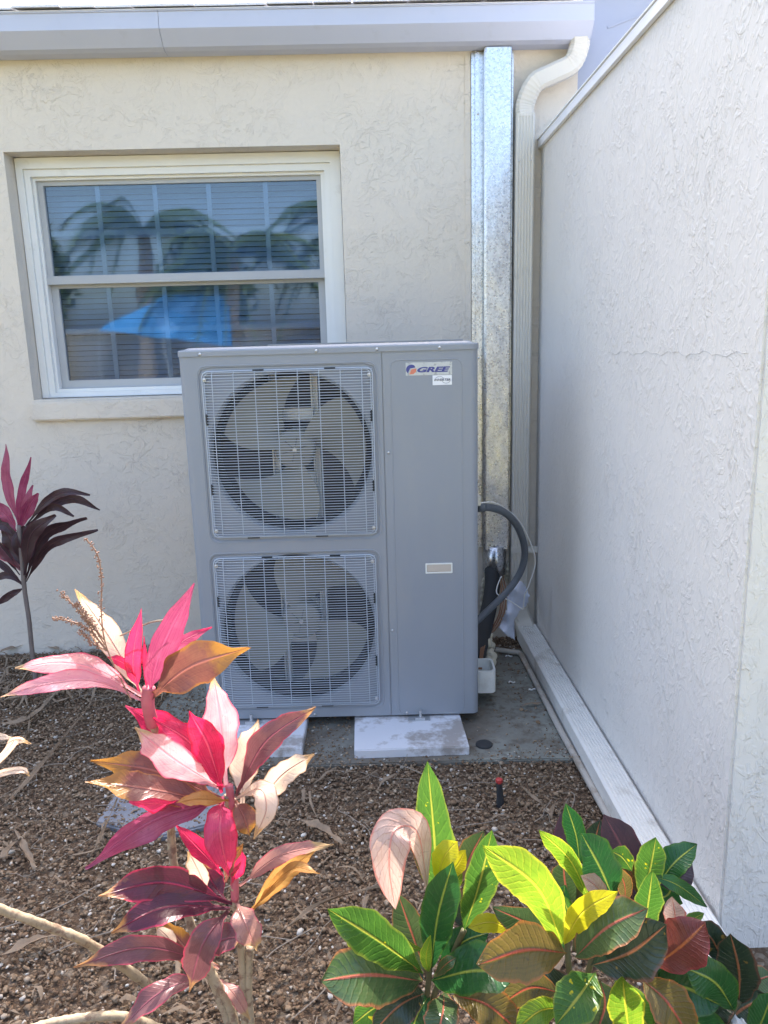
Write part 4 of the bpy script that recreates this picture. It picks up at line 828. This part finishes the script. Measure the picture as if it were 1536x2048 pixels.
# ---- crotons
def croton(base, label, lv, yc, stems):
    o = thing('croton', base, label, 'shrub')
    for e in lv:
        mt, pt, w_ = e[:3]; w_ *= .9; leaf(o, mt, D(pt, yc), w_, 'croton', roll=e[3] if len(e) > 3 else None, fold=.24, wave=.045)
    for s_ in stems: stem(o, D(s_, yc), 6, STEMG)
    return o
croton(tuple(atz(855, 2150, 0)), 'croton with one tall upright bright green leaf and a pink curled leaf', [
 ('green', [(868, 1790, .02), (870, 1700, .02), (855, 1522, .02)], 88, 0), ('pinkg', [(856, 1790, 0), (836, 1668, -.02), (790, 1660, -.06), (778, 1730, -.08), (790, 1818, -.08)], 86, 8), ('olive', [(860, 1780, .05), (838, 1680, .06), (800, 1625, .06)], 62, -20),
 ('yellow', [(874, 1760), (888, 1715, -.02), (915, 1682, -.02)], 52, 0), ('yellow', [(890, 1760), (915, 1730), (932, 1700)], 36, 20), ('dgreen', [(862, 1940), (876, 1830, -.04), (906, 1722, -.05)], 80, 5), ('green', [(928, 1862), (958, 1770), (984, 1660)], 78, -12),
 ('olive', [(916, 1775, .04), (940, 1715, .04), (967, 1662, .04)], 60, 10), ('dusty', [(918, 1768, .02), (950, 1725, .02), (985, 1690, .02)], 26, 30), ('green', [(846, 1945), (755, 1880, -.06), (654, 1817, -.10)], 90, 10), ('lime', [(850, 1900), (735, 1880, -.01), (686, 1862, -.01)], 60, 10),
 ('olive', [(845, 1962), (745, 1950, -.07), (640, 1962, -.12)], 122, -14), ('olive', [(852, 1945), (825, 1870, .02), (795, 1785, .03)], 70, 20), ('dgreen', [(860, 1962), (950, 1942, -.05), (1036, 1952, -.08)], 112, 12), ('dgreen', [(880, 1930), (925, 1885, .0), (978, 1865)], 62, -10),
 ('darkol', [(852, 1985), (800, 2010, -.05), (745, 2065, -.07)], 78, 10), ('olive', [(888, 1985), (885, 2030, -.08), (868, 2090, -.1)], 78, 0), ('green', [(800, 2000), (750, 2015, -.02), (705, 2050, -.02)], 54, 10), ('dgreen', [(858, 1990), (835, 2030, -.03), (815, 2085, -.03)], 60, 10),
 ('bronze', [(905, 1990), (975, 2010, -.04), (1040, 2065, -.05)], 84, -12), ('lime', [(858, 1945), (852, 1915, -.08), (862, 1870, -.09)], 24, 20), ('olive', [(868, 1955), (890, 1930, -.09), (912, 1915, -.1)], 26, 10), ('darkol', [(850, 1960), (800, 1925, .03), (770, 1880, .04)], 70, 0),
 ('olive', [(930, 2000), (990, 1985, .04), (1040, 2000, .05)], 70), ('lime', [(890, 1810, .02), (905, 1780, .01), (925, 1745, .01)], 34), ('dusty', [(905, 1800, .02), (925, 1790, .01), (943, 1788, 0)], 24, 0), ('darkol', [(930, 1870, .03), (925, 1810, .05), (940, 1760, .05)], 60)],
 -1.33, [[(868, 1780), (864, 1860), (858, 1950), (852, 2030), (855, 2150)], [(928, 1860), (900, 1920), (870, 1985), (857, 2060)]])
croton(tuple(atz(1150, 2160, 0)), 'croton with lime and yellow leaves in full sun, middle of the three', [
 ('lime', [(1125, 1890, -.04), (1075, 1775, -.08), (964, 1690, -.10)], 96, 14), ('yellow', [(1128, 1888), (1165, 1825, -.06), (1236, 1782, -.08)], 54, -10), ('lime', [(1178, 1800, .02), (1140, 1720, .01), (1078, 1661, 0)], 46, 20), ('dgreen', [(1160, 1730, .05), (1152, 1670, .05), (1131, 1606, .05)], 46, 10),
 ('dgreen', [(1228, 1800), (1200, 1735, -.01), (1162, 1666, -.02)], 88, -16), ('bronze', [(1135, 1906, -.05), (1050, 1900, -.07), (955, 1930, -.1)], 122, 10), ('yellow', [(1040, 1868, .0), (985, 1845, .0), (936, 1855, -.01)], 40, 10), ('olive', [(1127, 1905, -.01), (1060, 1850, -.02), (985, 1815, -.03)], 66, 25),
 ('olive', [(1150, 1915, -.04), (1215, 1855, -.07), (1295, 1816, -.09)], 106, 10), ('darkol', [(1180, 1932, -.05), (1260, 1905, -.08), (1334, 1848, -.1)], 114, -14), ('green', [(1190, 1945, -.03), (1160, 1990, -.08), (1112, 2050, -.1)], 96, 5), ('lime', [(1262, 2090, -.06), (1252, 2020, -.08), (1245, 1952, -.1)], 80, 5),
 ('lime', [(1130, 2015, -.05), (1080, 2022, -.07), (1030, 2062, -.08)], 56, 10), ('pinkg', [(1218, 1805, -.02), (1190, 1770, -.03), (1162, 1752, -.04)], 38, 10), ('bronze', [(1250, 1808, .01), (1248, 1765, .01), (1224, 1726, .01)], 36, 15), ('olive', [(1152, 1830, .05), (1132, 1775, .06), (1126, 1720, .06)], 74, -10),
 ('bronze', [(1120, 1985), (1060, 1975, .02), (1000, 2010, .02)], 74), ('dgreen', [(1130, 1900, .02), (1120, 1830, .03), (1130, 1770, .03)], 70), ('darkol', [(1150, 1960), (1100, 1980, .03), (1050, 2000, .04)], 90), ('green', [(1135, 1880, -.01), (1140, 1840, 0), (1125, 1790, 0)], 44), ('olive', [(1200, 1960), (1210, 2010, -.02), (1190, 2075, -.03)], 90), ('dgreen', [(1180, 1880, .03), (1185, 1830, .04), (1215, 1770, .04)], 80)],
 -1.37, [[(1140, 1800, .03), (1135, 1900), (1145, 2000), (1150, 2160)], [(1230, 1800, .02), (1190, 1900), (1160, 2000)], [(1160, 1730, .05), (1158, 1800, .05), (1150, 1900, .03)]])
croton(tuple(atz(1330, 2150, 0)), 'shaded croton against the wing wall with dark green and deep red leaves', [
 ('green', [(1285, 1800), (1300, 1740), (1312, 1675)], 66, 5), ('green', [(1288, 1870, -.06), (1296, 1810, -.07), (1305, 1742, -.08)], 60, -5), ('dgreen', [(1318, 1765), (1350, 1725), (1394, 1688)], 64, 10), ('purple', [(1320, 1770, .03), (1355, 1755, .03), (1385, 1728, .03)], 62, 0), ('dgreen', [(1305, 1752, -.02), (1355, 1770, -.03), (1414, 1814, -.04)], 34, 0),
 ('green', [(1264, 1742, .02), (1245, 1715, .02), (1222, 1702, .02)], 44, 10), ('red', [(1305, 1935, -.06), (1365, 1890, -.08), (1412, 1845, -.08)], 106, 8), ('pinkg', [(1352, 1870, -.02), (1350, 1830, -.03), (1344, 1793, -.03)], 46, 10), ('green', [(1350, 1862, .02), (1380, 1842, .02), (1408, 1826, .02)], 26, 0), ('darkol', [(1478, 2010), (1478, 1940), (1460, 1866)], 90, 0),
 ('dgreen', [(1468, 2020, -.04), (1430, 1965, -.05), (1368, 1935, -.06)], 86, 8), ('darkol', [(1450, 1935, .03), (1425, 1880, .04), (1390, 1848, .05)], 66, 0), ('bronze', [(1285, 1960, -.07), (1335, 2005, -.1), (1385, 2085, -.12)], 96, -5), ('purple', [(1165, 1770, .08), (1145, 1700, .10), (1126, 1622, .10)], 82, 0), ('darkol', [(1168, 1765, .08), (1185, 1700, .09), (1200, 1640, .10)], 66, 0),
 ('purple', [(1268, 1800, .06), (1250, 1710, .08), (1208, 1628, .08)], 84, 5), ('bronze', [(1278, 1790, .05), (1262, 1745, .05), (1250, 1690, .05)], 30, 5), ('dgreen', [(1300, 1970), (1370, 1975, -.02), (1440, 2010, -.03)], 110, 0), ('darkol', [(1440, 2090), (1470, 2030), (1536, 1990)], 96), ('darkol', [(1400, 2060), (1420, 2010, .02), (1480, 1985, .02)], 90), ('dgreen', [(1500, 2090, -.03), (1525, 2040, -.04), (1545, 1985, -.04)], 60),
 ('purple', [(1330, 2060), (1390, 2020, .03), (1430, 1960, .03)], 100), ('darkol', [(1310, 1900), (1330, 1850, .04), (1325, 1790, .05)], 80), ('dgreen', [(1300, 1940), (1350, 1960, .03), (1400, 1900, .05)], 90), ('dgreen', [(1430, 2080), (1500, 2060, .02), (1560, 2070, .02)], 90), ('purple', [(1280, 1890, .02), (1275, 1830, .03), (1262, 1780, .04)], 70), ('dgreen', [(1340, 1990, -.02), (1400, 2050, -.04), (1450, 2100)], 90),
 ('dgreen', [(1310, 1800, .02), (1335, 1790, .03), (1345, 1770, .03)], 60), ('green', [(1230, 1960, .0), (1270, 2010, .02), (1300, 2060, .02)], 90), ('olive', [(1480, 1960, .04), (1510, 1960, .04), (1545, 1950, .04)], 60)],
 -1.30, [[(1290, 1800), (1300, 1900), (1318, 2000), (1330, 2150)], [(1478, 2000), (1440, 2060), (1360, 2130)], [(1165, 1770, .08), (1210, 1850, .06), (1290, 1960)], [(1268, 1800, .05), (1280, 1880, .03), (1305, 1980)]])
# ------------------------------------------------------------------ big dry leaves on the ground
def dryleaf(pts, wpx, lab):
    Z = [atz(x, y, .02+.012*math.sin(i*1.3)) for i, (x, y) in enumerate(pts)]; cv = bez(Z, 16); b = MB(); nn = len(cv); wm = wpx*pxm(cv[nn//2])*1.1
    for i, p in enumerate(cv):
        t = i/(nn-1); T = (cv[min(i+1, nn-1)]-cv[max(i-1, 0)]).normalized(); s_ = T.cross(Vector((0, 0, 1))).normalized(); hw = wm*.33*(.12+.88*math.sin(PI*t)**.8)*(1+.3*math.sin(t*23))
        for u in (-1, -.5, 0, .5, 1): b.v.append(tuple(p+s_*u*hw+Vector((0, 0, abs(u)*hw*.5+.004*math.sin(9*t+u*2)+.006))))
    for i in range(nn-1):
        for j in range(4): b.f.append((i*5+j, i*5+j+1, (i+1)*5+j+1, (i+1)*5+j))
    tag(b.build('dry_leaf', 'dry', smooth=True), lab, 'dry leaf', 'fallen dry leaves')
for pts, w_, lab in (([(600, 1642), (640, 1660), (686, 1690)], 26, 'tan dry leaf on the gravel right of the drooping cream leaf'), ([(0, 1918), (60, 1890), (135, 1868)], 26, 'long brown dry leaf lying below the ringed cane at far left'),
   ([(30, 1660), (55, 1710), (72, 1745)], 16, 'narrow grey dry leaf on the gravel at far left'), ([(-10, 1730), (20, 1700), (60, 1665)], 14, 'curled dry leaf at the left edge above the ringed cane'), ([(118, 1300), (60, 1290), (-10, 1310)], 24, 'brown dry leaf leaning at the foot of the house wall'),
   ([(0, 1620), (60, 1560), (160, 1440), (190, 1395)], 9, 'long straight dry stalk lying from the left edge toward the wall'), ([(105, 1395), (60, 1440), (0, 1452)], 22, 'dark brown dry leaf at the left below the slender shrub'),
   ([(180, 1720), (210, 1660), (235, 1600)], 8, 'thin dry stalk on the gravel left of the long magenta leaf'), ([(560, 1870), (640, 1812), (760, 1775)], 9, 'thin curved dry stalk on the gravel left of the croton'), ([(1040, 1575), (1080, 1610), (1105, 1640)], 6, 'thin pale straw on the gravel behind the middle croton')):
    dryleaf(pts, w_, lab)
# ------------------------------------------------------------------ garden behind the camera (seen mirrored in the window and the metal)
def frond_palm(base, h, rad, lab, nfr=22, seed=1):
    rr = random.Random(seed); o = thing('palm_tree', base, lab, 'palm', 'palms across the garden'); x, y, z = base
    tp_ = Vector((x+.2, y, h)); MB().tube(bez([(x, y, 0), (x+.08, y, h*.5), tuple(tp_)], 14), [.16-.05*i/14 for i in range(15)][:99], 10).build('trunk', STEM, o) if False else None
    P = bez([Vector((x, y, 0)), Vector((x+.08, y, h*.5)), tp_], 14); MB().tube(P, [.17-.06*i/len(P) for i in range(len(P))], 10).build('trunk', STEM, o)
    b = MB()
    for f in range(nfr):
        a = 2*PI*f/nfr+rr.uniform(-.2, .2); el = rr.uniform(-.1, 1.2); R_ = rad*rr.uniform(.8, 1.1); d = Vector((math.cos(a), math.sin(a), 0))
        pts = [tp_+d*(R_*t*math.cos(el*.6))+Vector((0, 0, R_*(math.sin(el)*t-.95*t*t))) for t in np.linspace(0, 1, 16)]
        b.tube(pts, .012, 4, cap=False); sd2 = d.cross(Vector((0, 0, 1)))
        for i in range(2, 16):
            for sgn in (-1, 1):
                for k_ in (0, .5):
                    p = pts[i-1].lerp(pts[i], k_) ; ll = .42*math.sin(PI*(i/16.5))*rad/1.6; e = p+(sd2*sgn*.8+d*.45+Vector((0, 0, -.5)))*ll; w2 = d*.022
                    k = len(b.v); b.v += [tuple(p-w2), tuple(p+w2), tuple(e)]; b.f.append((k, k+1, k+2))
    b.build('crown', simple('palm_green', (.07, .11, .03), .5), o)
frond_palm((-1.5, -7.6, 0), 2.7, 1.7, 'short palm behind the lawn, mirrored left in the upper window pane', seed=1)
frond_palm((-3.3, -9.5, 0), 3.3, 2.0, 'taller palm farther back, mirrored at the window left', seed=2)
frond_palm((.2, -9.0, 0), 3.3, 1.8, 'palm mirrored near the right side of the window', seed=3)
cn_ = thing('canopy', (-2.0, -6.8, 0), 'bright blue tarp canopy mirrored in the lower window pane', 'canopy')
def mir(x, y, Y):   # point behind the camera whose reflection in the window plane shows at photo position x,y
    YG = YS+.03; d = ray(x, y); P = at(x, y, YG); d = d/d.y; return Vector((P.x+d.x*(YG-Y), Y, P.z+d.z*(YG-Y)))
tq = [mir(196, 664, -7.2), mir(300, 606, -7.2), mir(330, 592, -7.6), mir(456, 590, -7.6), mir(462, 690, -7.0), mir(330, 676, -7.0)]
b = MB(); k = len(tq); b.add([tuple(p) for p in tq]+[tuple(p+Vector((0, -.02, 0))) for p in tq], [tuple(range(k)), tuple(reversed(range(k, 2*k)))]+[(i, (i+1) % k, k+(i+1) % k, k+i) for i in range(k)])
b.build('tarp', simple('blue_tarp', (.03, .25, .62), .5), cn_)
b = MB()
for q in (0, 4, 5): b.tube([tuple(tq[q]), (tq[q].x, tq[q].y, 0)], .02, 6)
b.build('pole', 'steel', cn_)
fe = thing('garden_fence', (-2, -10.5, 0), 'grey board fence across the garden, mirrored in the window', 'fence')
b = MB()
for i in range(110): b.box(-9+i*.16, -9+i*.16+.15, -10.52+random.uniform(-.005, .005), -10.5, .02, 1.75+random.uniform(-.01, .01))
b.build('boards', simple('fence_boards', (.22, .20, .17), .8, var=.3), fe)
for ti, (x, y, h, r) in enumerate(((-8, -15.5, 3.4, 1.4), (-3.5, -16.5, 3.0, 1.3), (4.5, -15.5, 3.2, 1.5), (8.8, -13.5, 3.0, 1.4))):
    o = thing('garden_tree', (x, y, 0), ['broad tree beyond the fence at the far left of the mirror image', 'round tree beyond the fence behind the palms', 'tall tree beyond the fence to the right behind the camera', 'low tree nearer the wing side behind the camera'][ti], 'tree', 'trees beyond the fence')
    MB().tube([(x, y, 0), (x+.1, y, h*.4), (x, y, h*.7)], [.16, .12, .06], 8).build('trunk', STEM, o)
    b = MB()
    for i in range(2600):
        v = Vector((random.gauss(0, 1), random.gauss(0, 1), random.gauss(0, .8))); v = v.normalized()*r*random.uniform(.45, 1.05)*(1+.25*noise.noise(v*1.3)); c = Vector((x, y, h-.2))+v
        a_ = Vector((random.uniform(-1, 1), random.uniform(-1, 1), random.uniform(-1, 1)))*.14; b2 = Vector((random.uniform(-1, 1), random.uniform(-1, 1), random.uniform(-1, 1)))*.1
        k = len(b.v); b.v += [tuple(c-a_), tuple(c+b2), tuple(c+a_), tuple(c-b2)]; b.f.append((k, k+1, k+2, k+3))
    b.build('crown', simple('tree_green', (.06, .09, .03), .6), o)
